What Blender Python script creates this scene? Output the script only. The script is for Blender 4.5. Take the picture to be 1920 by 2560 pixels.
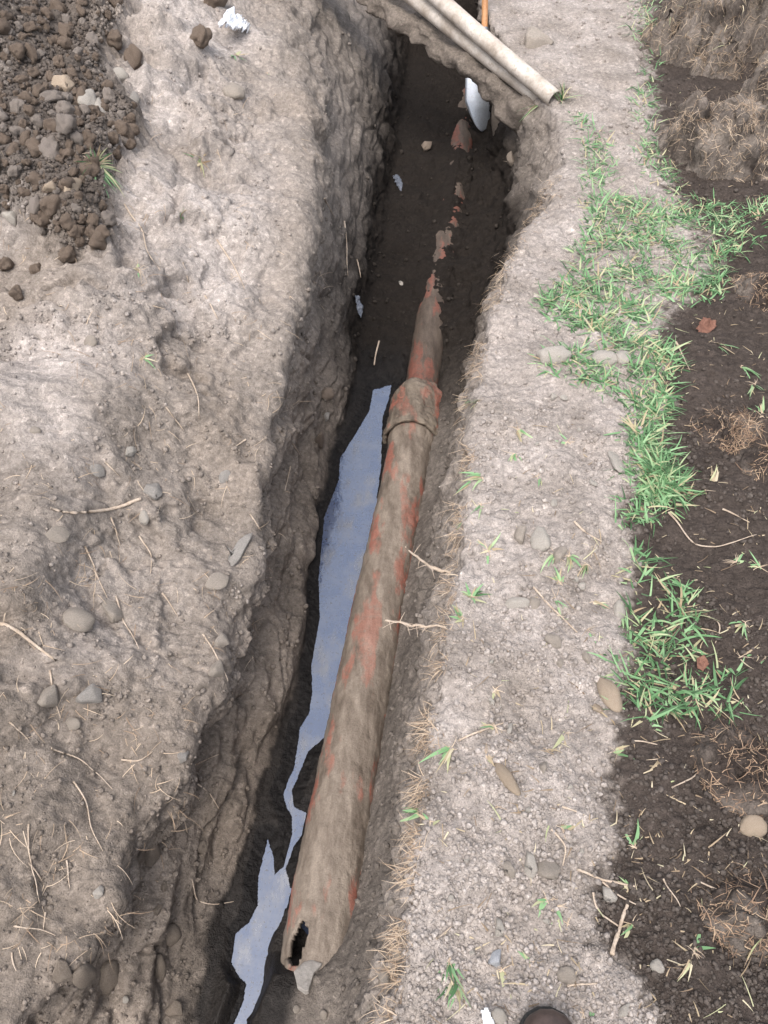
import bpy, bmesh, math, random
import numpy as np
from mathutils import Vector, Matrix
from mathutils.bvhtree import BVHTree

for o in list(bpy.data.objects):
    bpy.data.objects.remove(o)
scene = bpy.context.scene
COL = scene.collection
R = math.radians
random.seed(7)
rng = np.random.default_rng(11)

# ------------------------------------------------------------------ camera
CAM_H = 1.5
PITCH = R(49)                      # below the horizon
FPX = 1720.0                       # focal length in the 1659 x 2212 reading grid
cd = bpy.data.cameras.new('camera')
cam = bpy.data.objects.new('camera', cd)
COL.objects.link(cam)
cam.location = (0, 0, CAM_H)
cam.rotation_euler = (R(90) - PITCH, 0, 0)
cd.sensor_fit = 'VERTICAL'
cd.sensor_height = 24.0
cd.lens = FPX / 2212 * 24.0
cd.clip_start = 0.02
cd.clip_end = 500
scene.camera = cam
scene.render.resolution_x = 768
scene.render.resolution_y = 1024

# ------------------------------------------------------------------ light
SUN_EL, SUN_AZ = R(62), R(205)     # azimuth clockwise from +Y
w = bpy.data.worlds.new('World')
scene.world = w
w.use_nodes = True
nt = w.node_tree
bg = nt.nodes['Background']
sky = nt.nodes.new('ShaderNodeTexSky')
sky.sky_type = 'NISHITA'
sky.sun_disc = False
sky.sun_elevation = SUN_EL
sky.sun_rotation = SUN_AZ
sky.air_density = 1.0
sky.dust_density = 4.0
hs = nt.nodes.new('ShaderNodeHueSaturation')
hs.inputs['Saturation'].default_value = 0.45
nt.links.new(sky.outputs[0], hs.inputs['Color'])
nt.links.new(hs.outputs[0], bg.inputs['Color'])
bg.inputs['Strength'].default_value = 0.15
sd = bpy.data.lights.new('sun', 'SUN')
sd.energy = 0.8
sd.angle = R(40)
sd.color = (1.0, 0.96, 0.9)
sun = bpy.data.objects.new('sun', sd)
COL.objects.link(sun)
sv = Vector((math.sin(SUN_AZ) * math.cos(SUN_EL), math.cos(SUN_AZ) * math.cos(SUN_EL), math.sin(SUN_EL)))
sun.rotation_euler = sv.to_track_quat('Z', 'Y').to_euler()
sun.location = sv * 20
vs = scene.view_settings
vs.view_transform = 'Standard'
vs.look = 'None'
vs.gamma = 1.0
vs.use_curve_mapping = False
vs.exposure = 1.27
try:
    scene.cycles.max_bounces = 6
    scene.cycles.diffuse_bounces = 4
except Exception:
    pass

# ------------------------------------------------------------------ pixel <-> world
CP, SP = math.cos(PITCH), math.sin(PITCH)
def ray(px, py):
    r, u = px - 829.5, 1106 - py
    return Vector((r, FPX * CP + u * SP, -FPX * SP + u * CP))
def W(px, py, z):
    d = ray(px, py)
    t = (z - CAM_H) / d.z
    return (d.x * t, d.y * t, z)
def to_px(P):
    X, Y, Z = P[..., 0], P[..., 1], P[..., 2] - CAM_H
    dep = np.maximum(Y * CP - Z * SP, 1e-3)
    up = Y * SP + Z * CP
    return 829.5 + X / dep * FPX, 1106 - up / dep * FPX, dep

# ------------------------------------------------------------------ noise
_pr = np.random.default_rng(3)
PERM = np.concatenate([_pr.permutation(256)] * 3).astype(np.int32)
GR = _pr.normal(size=(256, 3)).astype(np.float32)
GR /= np.linalg.norm(GR, axis=1, keepdims=True)
def pn(P, scale=1.0, seed=0):
    P = np.asarray(P, np.float32) * np.float32(scale) + np.float32(seed * 17.37)
    I = np.floor(P)
    F = P - I
    I = I.astype(np.int32) & 255
    U = F * F * F * (F * (F * 6 - 15) + 10)
    out = 0
    for dx in (0, 1):
        wx = U[..., 0] if dx else 1 - U[..., 0]
        hx = PERM[(I[..., 0] + dx) & 255]
        for dy in (0, 1):
            wy = wx * (U[..., 1] if dy else 1 - U[..., 1])
            hy = PERM[hx + ((I[..., 1] + dy) & 255)]
            for dz in (0, 1):
                h = PERM[hy + ((I[..., 2] + dz) & 255)]
                g = GR[h]
                d = g[..., 0] * (F[..., 0] - dx) + g[..., 1] * (F[..., 1] - dy) + g[..., 2] * (F[..., 2] - dz)
                out = out + d * wy * (U[..., 2] if dz else 1 - U[..., 2])
    return out * 1.4
def fbm(P, scale, octs=4, seed=0, gain=0.5):
    a, s, out = 1.0, scale, 0
    for k in range(octs):
        out = out + a * pn(P, s, seed + k * 3)
        a *= gain
        s *= 2.03
    return out
def domes(P, cell, rmin, rmax, prob=1.0, seed=0):
    """height of half-buried round lumps, one per cell, in cell units"""
    rmin, rmax = rmin / 1.24, rmax / 1.24
    Q = np.asarray(P, np.float32) / np.float32(cell * 1.24) + np.float32(seed * 5.3)
    I = np.floor(Q - np.float32(.5)).astype(np.int32)
    F = Q - I
    best = np.zeros(Q.shape[:-1], np.float32)
    rnd = np.random.default_rng(100 + seed)
    T = rnd.random((256, 5)).astype(np.float32)
    for dx in (0, 1):
        for dy in (0, 1):
            for dz in (0, 1):
                h = PERM[PERM[PERM[(I[..., 0] + dx) & 255] + ((I[..., 1] + dy) & 255)] + ((I[..., 2] + dz) & 255)]
                t = T[h]
                d2 = (F[..., 0] - dx - t[..., 0]) ** 2 + (F[..., 1] - dy - t[..., 1]) ** 2 + (F[..., 2] - dz - t[..., 2]) ** 2
                rr = rmin + (rmax - rmin) * t[..., 3] ** 2
                hgt = np.where(t[..., 4] < prob, np.sqrt(np.maximum(rr * rr - d2, 0)), 0)
                best = np.maximum(best, hgt)
    return best * np.float32(1.24)
def cells(P, cell, seed=0):
    """random value of the nearest feature point (blocky) """
    Q = np.asarray(P, np.float32) / np.float32(cell) + np.float32(seed * 3.1)
    I = np.floor(Q - np.float32(.5)).astype(np.int32)
    F = Q - I
    bd = np.full(Q.shape[:-1], 9.0, np.float32)
    bv = np.zeros(Q.shape[:-1], np.float32)
    T = np.random.default_rng(500 + seed).random((256, 4)).astype(np.float32)
    for dx in (0, 1):
        for dy in (0, 1):
            for dz in (0, 1):
                t = T[PERM[PERM[PERM[(I[..., 0] + dx) & 255] + ((I[..., 1] + dy) & 255)] + ((I[..., 2] + dz) & 255)]]
                d2 = (F[..., 0] - dx - t[..., 0]) ** 2 + (F[..., 1] - dy - t[..., 1]) ** 2 + (F[..., 2] - dz - t[..., 2]) ** 2
                m_ = d2 < bd
                bd = np.where(m_, d2, bd)
                bv = np.where(m_, t[..., 3], bv)
    return bv
def poly_sd(px, py, poly):
    """signed distance to a polygon, negative inside"""
    p = np.array(poly, np.float32)
    q = np.roll(p, -1, axis=0)
    d = np.full(px.shape, 1e9, np.float32)
    ins = np.zeros(px.shape, bool)
    for (ax, ay), (bx, by) in zip(p, q):
        ex, ey = bx - ax, by - ay
        wx, wy = px - ax, py - ay
        t = np.clip((wx * ex + wy * ey) / (ex * ex + ey * ey + 1e-9), 0, 1)
        d = np.minimum(d, (wx - ex * t) ** 2 + (wy - ey * t) ** 2)
        c = ((ay > py) != (by > py)) & (px < ex * (py - ay) / (ey + 1e-9 * (ey == 0)) + ax)
        ins ^= c
    d = np.sqrt(d)
    return np.where(ins, -d, d)
def sstep(a, b, x):
    t = np.clip((x - a) / (b - a), 0, 1)
    return t * t * (3 - 2 * t)

# ------------------------------------------------------------------ materials
def new_mat(name):
    m = bpy.data.materials.new(name)
    m.use_nodes = True
    t = m.node_tree
    return m, t, t.nodes['Principled BSDF']
def N(t, typ, **kw):
    n = t.nodes.new(typ)
    for k, v in kw.items():
        if k in n.inputs:
            n.inputs[k].default_value = v
        else:
            setattr(n, k, v)
    return n
def mixc(t, fac, a, b, mode='MIX'):
    n = t.nodes.new('ShaderNodeMix')
    n.data_type = 'RGBA'
    n.blend_type = mode
    for sock, v in ((n.inputs[0], fac), (n.inputs[6], a), (n.inputs[7], b)):
        if hasattr(v, 'is_output'):
            t.links.new(v, sock)
        elif isinstance(v, (int, float)):
            sock.default_value = v
        else:
            sock.default_value = (*v, 1) if len(v) == 3 else v
    return n.outputs[2]
def ramp(t, fac, stops):
    n = t.nodes.new('ShaderNodeValToRGB')
    while len(n.color_ramp.elements) < len(stops):
        n.color_ramp.elements.new(0.5)
    for e, (p, c) in zip(n.color_ramp.elements, stops):
        e.position = p
        e.color = (*c, 1) if not isinstance(c, (int, float)) else (c, c, c, 1)
    t.links.new(fac, n.inputs[0])
    return n.outputs[0]
def noise_out(t, vec, scale, detail=4, rough=0.6):
    n = N(t, 'ShaderNodeTexNoise', Scale=scale, Detail=detail, Roughness=rough)
    if vec is not None:
        t.links.new(vec, n.inputs['Vector'])
    return n.outputs['Fac']
def bump(t, bsdf, h, strength, dist, prev=None):
    b = N(t, 'ShaderNodeBump', Strength=strength, Distance=dist)
    t.links.new(h, b.inputs['Height'])
    if prev is not None:
        t.links.new(prev, b.inputs['Normal'])
    t.links.new(b.outputs[0], bsdf.inputs['Normal'])
    return b.outputs[0]

DRY = (0.24, 0.205, 0.177)
PALE = (0.395, 0.35, 0.32)
DARKSOIL = (0.046, 0.036, 0.031)
MUD = (0.013, 0.0115, 0.011)
CLAY = (0.215, 0.175, 0.142)
MOIST_SHADE = (0.019, 0.0152, 0.0127)  # damp soil with the enclosed trench's shade darkened into its colour
def soil_material(name, masks=True, base=DRY):
    m, t, b = new_mat(name)
    tc = N(t, 'ShaderNodeTexCoord')
    if masks:
        vec = tc.outputs['Object']
    else:
        g = N(t, 'ShaderNodeNewGeometry')
        vec = g.outputs['Position']
    n1 = noise_out(t, vec, 7, 4, 0.62)
    n2 = noise_out(t, vec, 60, 4, 0.65)
    n3 = noise_out(t, vec, 330, 2, 0.6)
    c = mixc(t, ramp(t, n1, [(0.36, 0), (0.66, 1)]), tuple(x * 0.84 for x in base), tuple(min(1, x * 1.15) for x in base))
    if masks:
        at = N(t, 'ShaderNodeAttribute', attribute_name='soil')
        sp = N(t, 'ShaderNodeSeparateColor')
        t.links.new(at.outputs['Color'], sp.inputs[0])
        at2 = N(t, 'ShaderNodeAttribute', attribute_name='soil2')
        sp2 = N(t, 'ShaderNodeSeparateColor')
        t.links.new(at2.outputs['Color'], sp2.inputs[0])
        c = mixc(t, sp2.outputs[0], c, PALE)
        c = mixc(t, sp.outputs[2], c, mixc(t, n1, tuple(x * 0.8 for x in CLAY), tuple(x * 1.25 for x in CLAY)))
        c = mixc(t, sp2.outputs[1], c, mixc(t, n1, tuple(x * 0.75 for x in MOIST_SHADE), tuple(x * 1.25 for x in MOIST_SHADE)))
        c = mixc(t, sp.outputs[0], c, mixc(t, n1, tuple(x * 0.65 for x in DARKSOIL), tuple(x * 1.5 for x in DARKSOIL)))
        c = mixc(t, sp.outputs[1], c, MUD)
    c = mixc(t, 1.0, c, ramp(t, n2, [(0.25, 0.68), (0.75, 1.22)]), 'MULTIPLY')
    c = mixc(t, 1.0, c, ramp(t, n3, [(0.25, 0.72), (0.75, 1.2)]), 'MULTIPLY')
    wv_ = N(t, 'ShaderNodeVectorMath', operation='MULTIPLY_ADD')
    nw = N(t, 'ShaderNodeTexNoise', Scale=45, Detail=2)
    t.links.new(vec, nw.inputs['Vector'])
    t.links.new(nw.outputs['Color'], wv_.inputs[0]); wv_.inputs[1].default_value = (.02, .02, .02); t.links.new(vec, wv_.inputs[2])
    grains = []
    for sc_ in (75, 190):
        vo = N(t, 'ShaderNodeTexVoronoi', Scale=sc_, Randomness=1.0)
        t.links.new(wv_.outputs[0], vo.inputs['Vector'])
        inv = N(t, 'ShaderNodeMath', operation='SUBTRACT'); inv.inputs[0].default_value = 1
        t.links.new(vo.outputs['Distance'], inv.inputs[1])
        spc = N(t, 'ShaderNodeSeparateColor'); t.links.new(vo.outputs['Color'], spc.inputs[0])
        grains.append((inv.outputs[0], spc.outputs[0]))
    for _, cv in grains:
        c = mixc(t, 1.0, c, ramp(t, cv, [(0, .86), (.7, 1.0), (.95, 1.06), (1, 1.3)]), 'MULTIPLY')
    t.links.new(c, b.inputs['Base Color'])
    if masks:
        rg = N(t, 'ShaderNodeMapRange')
        t.links.new(sp.outputs[1], rg.inputs[0])
        rg.inputs[3].default_value = 0.95
        rg.inputs[4].default_value = 0.45
        t.links.new(rg.outputs[0], b.inputs['Roughness'])
    else:
        b.inputs['Roughness'].default_value = 0.95
    b.inputs['Specular IOR Level'].default_value = 0.1
    p = bump(t, b, n2, 0.6, 0.008)
    gm = ramp(t, noise_out(t, vec, 5, 2), [(.38, .25), (.62, 1)])
    if masks:
        gx = N(t, 'ShaderNodeMath', operation='MULTIPLY')
        t.links.new(gm, gx.inputs[0]); t.links.new(sp2.outputs[2], gx.inputs[1])
        gm = gx.outputs[0]
    for (g_, _), (st_, ds_) in zip(grains, ((.55, .007), (.65, .004))):
        mm = N(t, 'ShaderNodeMath', operation='MULTIPLY')
        t.links.new(g_, mm.inputs[0]); t.links.new(gm, mm.inputs[1])
        p = bump(t, b, mm.outputs[0], st_, ds_, p)
    bump(t, b, n3, 0.7, 0.003, p)
    return m
M_SOIL = soil_material('soil')

# ------------------------------------------------------------------ object helpers
def link(o, parent=None):
    COL.objects.link(o)
    if parent is not None:
        o.parent = parent
    return o
def tag(o, label=None, cat=None, group=None, kind=None):
    if label: o['label'] = label
    if cat: o['category'] = cat
    if group: o['group'] = group
    if kind: o['kind'] = kind
    return o
def mesh_np(name, V, F, mat=None, smooth=True):
    """V (n,3), F (m,k) arrays"""
    V = np.asarray(V, np.float32)
    F = np.asarray(F, np.int32)
    me = bpy.data.meshes.new(name)
    k = F.shape[1]
    me.vertices.add(len(V))
    me.vertices.foreach_set('co', V.ravel())
    me.loops.add(F.size)
    me.loops.foreach_set('vertex_index', F.ravel())
    me.polygons.add(len(F))
    me.polygons.foreach_set('loop_start', np.arange(0, F.size, k, dtype=np.int32))
    me.polygons.foreach_set('loop_total', np.full(len(F), k, np.int32))
    me.update(calc_edges=True)
    if smooth:
        me.polygons.foreach_set('use_smooth', np.ones(len(F), bool))
    if mat:
        me.materials.append(mat)
    return me
def obj(name, me, parent=None):
    return link(bpy.data.objects.new(name, me), parent)
def empty(name, loc=(0, 0, 0)):
    o = bpy.data.objects.new(name, None)
    o.location = loc
    o.empty_display_size = 0.05
    return link(o)

# ================================================================== THE GROUND
ZW = -0.60                          # water level in the trench
# guide lines along the trench, read off the photograph: (px, py, height)
LIP_L = [(600, -60, .25), (640, 90, .24), (668, 250, .21), (668, 400, .16), (652, 550, .10), (628, 700, .03), (594, 850, -.04),
         (564, 1000, -.1), (548, 1190, -.15), (506, 1330, -.18), (490, 1480, -.2), (420, 1600, -.2), (335, 1800, -.2),
         (250, 1960, -.2), (110, 2100, -.2), (0, 2200, -.2), (-150, 2300, -.2)]
MID_L = [(810, -60, -.2), (800, 60, -.2), (785, 250, -.22), (768, 400, -.24), (738, 550, -.28), (702, 700, -.32), (662, 850, -.35), (615, 1000, -.37),
         (572, 1190, -.37), (512, 1330, -.37), (496, 1480, -.37), (426, 1600, -.37), (342, 1790, -.37), (258, 1955, -.37),
         (130, 2095, -.37), (40, 2200, -.37), (-110, 2310, -.37)]
BASE_L = [(900, -60, -.52), (885, 100, -.52), (862, 300, -.52), (828, 500, -.53), (790, 680, -.55), (775, 800, -.58), (748, 900, -.585), (722, 960, -.585), (692, 1130, -.585),
          (680, 1280, -.585), (652, 1450, -.585), (585, 1640, -.585), (545, 1800, -.585), (482, 1960, -.585), (440, 2180, -.585), (420, 2350, -.585)]
PIPE_L = [(1000, -60, -.49), (985, 100, -.49), (955, 300, -.525), (932, 400, -.53), (914, 500, -.53), (896, 600, -.53), (884, 700, -.545), (866, 800, -.56), (838, 880, -.58), (826, 1000, -.585), (800, 1150, -.585),
          (768, 1290, -.585), (735, 1450, -.585), (690, 1620, -.585), (640, 1850, -.585), (606, 2000, -.585), (603, 2055, -.575), (600, 2082, -.53), (595, 2104, -.485), (572, 2150, -.475), (530, 2350, -.485)]
AXIS = [(1035, -60, -.5), (1022, 100, -.5), (1003, 250, -.498), (996, 290, -.503), (990, 340, -.487), (980, 400, -.484), (966, 470, -.487), (956, 508, -.503), (946, 560, -.504), (942, 600, -.498), (934, 655, -.5), (931, 684, -.54), (915, 830, -.62), (894, 920, -.63), (862, 1110, -.64),
        (819, 1300, -.64), (783, 1500, -.64), (744, 1700, -.64), (705, 1950, -.64), (694, 2045, -.6), (687, 2076, -.52), (681, 2096, -.482), (668, 2130, -.468), (655, 2212, -.47), (640, 2350, -.47)]
PIPE_R = [(1042, -60, -.49), (1035, 100, -.49), (1030, 250, -.52), (1018, 400, -.52), (1003, 500, -.52), (985, 600, -.52), (974, 700, -.52), (962, 830, -.505), (954, 930, -.505), (914, 1110, -.515),
          (874, 1300, -.53), (848, 1500, -.535), (810, 1700, -.535), (780, 1890, -.52), (766, 1960, -.505), (756, 2020, -.485), (748, 2080, -.465), (730, 2212, -.45), (700, 2350, -.455)]
BASE_R = [(1046, -60, -.46), (1040, 100, -.46), (1052, 200, -.46), (1066, 300, -.46), (1074, 400, -.46), (1072, 480, -.46), (1062, 560, -.46), (1042, 640, -.46), (1016, 750, -.46), (994, 900, -.46),
          (978, 1000, -.45), (946, 1150, -.44), (918, 1300, -.42), (902, 1500, -.40), (866, 1650, -.42), (850, 1800, -.42), (830, 1950, -.41), (795, 2100, -.4), (760, 2212, -.4), (735, 2350, -.4)]
LIP_R = [(1045, -60, 0), (1050, 0, 0), (1058, 50, 0), (1125, 140, 0), (1195, 232, -.01), (1222, 300, -.02), (1212, 370, -.03), (1182, 440, -.02), (1108, 545, -.01), (1085, 610, -.01), (1052, 700, -.01), (1027, 830, -.01),
         (1014, 1000, -.01), (988, 1200, -.01), (962, 1400, -.01), (932, 1550, -.01), (903, 1800, -.01), (872, 2000, -.01), (842, 2212, -.01), (815, 2420, -.01)]
def line_fn(pts):
    p = np.array([W(*q) for q in pts])
    p = p[np.argsort(p[:, 1])]
    ys = p[:, 1]
    def f(y):
        x = np.interp(y, ys, p[:, 0])
        z = np.interp(y, ys, p[:, 2])
        s0 = (p[2, 0] - p[0, 0]) / (ys[2] - ys[0])
        s1 = (p[-1, 0] - p[-3, 0]) / (ys[-1] - ys[-3])
        x = np.where(y < ys[0], p[0, 0] + np.clip(s0, -.4, .4) * (y - ys[0]), x)
        x = np.where(y > ys[-1], p[-1, 0] + np.clip(s1, -.2, .2) * (y - ys[-1]), x)
        return x, z
    return f
fLIPL, fMIDL, fBASEL, fPL, fAX, fPR, fBASER, fLIPR = [line_fn(l) for l in (LIP_L, MID_L, BASE_L, PIPE_L, AXIS, PIPE_R, BASE_R, LIP_R)]

ys = [0.08]
while ys[-1] < 5.7:
    d = math.hypot(ys[-1], CAM_H)
    ys.append(ys[-1] + 0.0026 * max(1.0, d * d / 4.2))
near = np.array(ys)
back = 0.08 - np.cumsum(np.geomspace(0.006, 6, 60))
fwd = near[-1] + np.cumsum(np.geomspace(0.02, 14, 60))
YS = np.concatenate([back[::-1], near, fwd]).astype(np.float64)

def cols():
    lx, lz = fLIPL(YS); mx, mz = fMIDL(YS); bx, bz = fBASEL(YS); px, pz = fPL(YS)
    ax, az = fAX(YS); qx, qz = fPR(YS); ex, ez = fBASER(YS); rx, rz = fLIPR(YS)
    o = np.ones_like(YS)
    # keep the sequence ordered where the lines are extrapolated
    L = [(-60 * o, .3 * o), (lx - 1.7, np.maximum(lz, 0) + .33), (lx - .42, lz + .14 + .12 * sstep(2.6, 1.3, YS)), (lx, lz), (mx, mz), (bx, bz), (px, pz), (ax, az), (qx, qz), (ex, ez), (rx, rz),
         (rx + .3, .0 * o), (rx + 1.5, .0 * o), (60 * o, .0 * o)]
    # the trench closes beyond the picture, at both ends
    fade = sstep(-1.5, -0.9, YS) * (1 - sstep(5.75, 6.1, YS))
    out = []
    for i, (x, z) in enumerate(L):
        if 3 <= i <= 10:
            z = z * fade
        out.append((x, z))
    return out
LN = cols()
SEG = [26, 100, 80, 62, 52, 66, 16, 16, 26, 56, 70, 150, 26]
Xs, Zs, Us = [], [], []
for k, n in enumerate(SEG):
    t = np.arange(n) / n
    if k == 0:
        t = 1 - (1 - t) ** 3.2
    if k == len(SEG) - 1:
        t = t ** 3.2
    (x0, z0), (x1, z1) = LN[k], LN[k + 1]
    Xs.append(x0[:, None] * (1 - t) + x1[:, None] * t)
    Zs.append(z0[:, None] * (1 - t) + z1[:, None] * t)
    Us.append(k + t)
Xs.append(LN[-1][0][:, None]); Zs.append(LN[-1][1][:, None]); Us.append(np.array([len(SEG)]))
X = np.concatenate(Xs, 1); Z = np.concatenate(Zs, 1); U = np.concatenate(Us)
# round the profile corners a little (across the trench)
def blur_cols(A, n, lo, hi, it):
    for _ in range(it):
        B = A.copy()
        B[:, 1:-1] = .25 * A[:, :-2] + .5 * A[:, 1:-1] + .25 * A[:, 2:]
        wgt = ((U > lo) & (U < hi)).astype(float)[None, :]
        A = A * (1 - wgt) + B * wgt
    return A
for lo, hi, it in ((1.2, 5.9, 45), (8.2, 11.8, 40)):
    X = blur_cols(X, 0, lo, hi, it); Z = blur_cols(Z, 0, lo, hi, it)
# soften along the trench too
for _ in range(6):
    X[1:-1] = .25 * X[:-2] + .5 * X[1:-1] + .25 * X[2:]
P = np.stack([X, np.broadcast_to(YS[:, None], X.shape), Z], -1).astype(np.float32)
PX, PY, DEP = to_px(P)
NEARM = (sstep(-1.2, -0.2, P[..., 1]) * (1 - sstep(6.5, 9, P[..., 1])) * (1 - sstep(2.6, 4, np.abs(P[..., 0])))).astype(np.float32)
UU = np.broadcast_to(U[None, :], X.shape)

# ---- where each kind of soil and the painted trench shade lie (outlines read off the photograph, fixed on the ground)
jit = fbm(P, 9, 5, 40, .62) * 30
jit2 = fbm(P, 40, 3, 44, .7) * 22
PILE = [(-260, -60), (250, -60), (262, 20), (205, 110), (235, 180), (285, 235), (285, 300), (235, 350), (225, 470), (225, 525), (160, 535), (90, 490), (40, 440), (-40, 430), (-260, 420)]
TOPSOIL = [(1400, -80), (1395, 90), (1420, 300), (1455, 420), (1560, 560), (1480, 650), (1430, 700), (1440, 860), (1420, 980), (1372, 1060), (1352, 1160), (1362, 1330), (1345, 1480), (1330, 1570), (1328, 1780),
           (1300, 1860), (1290, 1960), (1295, 2060), (1370, 2130), (1440, 2260), (2600, 2400), (2600, -80)]
WATER = [(806, 832), (846, 818), (840, 850), (826, 895), (823, 1000), (810, 1100), (790, 1200), (772, 1285), (764, 1350), (740, 1440), (726, 1530), (717, 1552), (698, 1590), (664, 1620), (638, 1684),
         (629, 1702), (634, 1738), (660, 1752), (650, 1800), (633, 1826), (616, 1873), (627, 1920), (612, 1970), (597, 2008), (585, 2050), (570, 2086), (562, 2132), (520, 2188), (500, 2260), (480, 2300),
         (470, 2260), (494, 2205), (516, 2150), (524, 2112), (513, 2104), (498, 2075), (506, 2014), (536, 1990), (555, 1953), (557, 1890), (577, 1808), (590, 1850), (592, 1885), (612, 1868), (630, 1800), (630, 1760),
         (618, 1738), (611, 1712), (622, 1680), (634, 1657), (648, 1565), (667, 1536), (674, 1489), (672, 1430), (690, 1330), (688, 1240), (700, 1110), (732, 1030), (734, 985), (768, 930), (798, 880)]
# mud band: everything between the foot of the left wall and the pipe, where the trench holds water
mud_in = sstep(4.86, 4.98, UU + jit * .004) * (1 - sstep(6.5, 7.0, UU)) * sstep(2.85, 2.45, P[..., 1] + jit * .004)
sdw = poly_sd(PX, PY, WATER) * DEP / FPX          # metres from the water's edge
darkm = sstep(30, -30, poly_sd(PX, PY, TOPSOIL) + jit + jit2)
pilem = sstep(48, -40, poly_sd(PX, PY, PILE) + jit + jit2 * .8)
darkm = darkm * (UU > 10.6)
pilem = pilem * (UU < 3)
in_trench = sstep(3.0, 3.5, UU) * (1 - sstep(9.6, 10.1, UU))
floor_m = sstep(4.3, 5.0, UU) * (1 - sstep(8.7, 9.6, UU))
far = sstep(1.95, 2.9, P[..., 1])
moist_shade = np.clip(floor_m * (0.42 + 0.58 * far) * (.55 + .45 * sstep(6.8, 7.2, UU)) + in_trench * (.1 + .62 * far) * sstep(-.03, -.4, P[..., 2]) + .3 * fbm(P, 6, 3, 70) * in_trench, 0, 1)  # damp floor plus painted shade, stronger with depth and towards the far end
moist_shade *= 1 - .2 * (1 - far) * sstep(6.9, 7.6, UU)
BROWN = [(640, 1480), (680, 1420), (600, 1640), (545, 1800), (500, 1900), (420, 1850), (410, 1760), (470, 1640), (520, 1540)]
claym = sstep(40, -30, poly_sd(PX, PY, BROWN) + jit) * in_trench * .9
claym = np.maximum(claym, .55 * in_trench * (UU < 5) * (1 - far))
pale = np.clip(sstep(9.85, 10.05, UU) * (1 - darkm) * (.5 + .5 * fbm(P, 5, 3, 57)) + sstep(3.1, 2.3, UU) * (.2 * far - .45 + 1.0 * sstep(.5, 1.9, P[..., 1]) + 1.0 * fbm(P, 2.2, 3, 55)), 0, 1)
pale *= 1 - pilem
moist_shade = np.clip(moist_shade + sstep(3.4, 2.9, UU) * .16 * sstep(.05, .6, fbm(P, 3.1, 4, 58) + .25 * fbm(P, 20, 2, 59)), 0, 1)
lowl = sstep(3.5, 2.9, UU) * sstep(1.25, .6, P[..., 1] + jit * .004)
moist_shade = np.clip(moist_shade + .16 * lowl, 0, 1)
claym = np.clip(claym + .55 * lowl + sstep(3.4, 2.9, UU) * .5 * sstep(-.1, .5, fbm(P, 1.9, 3, 64)), 0, 1)

# ---- broad lumps first, then crumbs
left = (UU < 3.35).astype(np.float32) * sstep(0, 1.2, UU)
lwall = sstep(3.0, 3.4, UU) * (1 - sstep(4.7, 5.0, UU))
rwall = sstep(8.6, 9.0, UU) * (1 - sstep(9.8, 10.1, UU))
rbank = (UU >= 9.9).astype(np.float32)
chan = sstep(4.8, 5.05, UU) * (1 - sstep(5.9, 6.1, UU))
Pa = P * np.array([1.6, .38, 1.3], np.float32)        # stretched along the trench: spade cuts
disp = (left * (.08 * pn(P, 3.4, 1) + .022 * fbm(P, 9, 3, 5, .5) + .06 * domes(P, .17, .2, .6, .5, 6) * sstep(-.3, .3, pn(P, 2.6, 19))) + lwall * (1 - .55 * far) * (.03 * pn(P, 5, 2) + .045 * fbm(Pa, 9, 3, 8) - .022 * sstep(.12, 0, np.abs(pn(P * np.array([1.5, .5, 1.5], np.float32), 6, 88))))
        + rwall * (.04 * pn(P, 7, 4) + .02 * fbm(P, 18, 3, 9)) + rbank * (.022 * pn(P, 4.5, 6) + .014 * fbm(P, 12, 3, 12)))
WP = P + .035 * np.stack([fbm(P, 13, 3, 240), fbm(P, 13, 3, 250), fbm(P, 13, 3, 260)], -1)
sel = (NEARM > 0) & (UU > .8) & ((UU < 5) | ((UU > 8.6) & (UU < 10.3)))
ca = np.zeros_like(X, dtype=np.float32); cb = ca.copy()
ca[sel] = cells(WP[sel], .13, 1) - .5
cb[sel] = cells(WP[sel], .05, 2) - .5
for _ in range(3):
    for A_ in (ca, cb):
        A_[1:-1] = .25 * A_[:-2] + .5 * A_[1:-1] + .25 * A_[2:]
        A_[:, 1:-1] = .25 * A_[:, :-2] + .5 * A_[:, 1:-1] + .25 * A_[:, 2:]
pm = sstep(-.35, .15, pn(P, 2.4, 29)) * (1 - .8 * np.exp(-((UU - 3.1) / .3) ** 2))
disp = disp + left * pm * (.034 * ca + .014 * cb) + lwall * (1 - .8 * np.exp(-((UU - 3.1) / .3) ** 2)) * (.011 * ca + .008 * cb) + rwall * (.03 * ca + .016 * cb)
ter = sstep(-.04, .05, pn(WP, 4.2, 131)) * .038 + sstep(-.03, .04, pn(WP, 8.5, 137)) * .026
disp = disp + left * (1 - pilem) * sstep(-.2, .25, pn(P, 1.7, 140) + .12) * (1 - np.exp(-((UU - 3.0) / .45) ** 2)) * (ter - .03)
disp = disp + pilem * (.10 + .035 * pn(P, 5, 14) + .02 * fbm(P, 13, 2, 21))
disp = disp + darkm * (.012 * pn(P, 6, 15) - .006)
flo = sstep(6.9, 7.1, UU) * (1 - sstep(8.6, 9.0, UU))
disp = disp + (flo + floor_m * far) * (.009 * pn(P, 6, 17) + .004 * fbm(P, 22, 2, 18) + far * (.018 * pn(P, 4, 118) + .014 * fbm(P, 10, 3, 119))) * (1 - chan * (1 - far)) * (1 - .8 * np.exp(-((UU - 7) / .4) ** 2))
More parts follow.
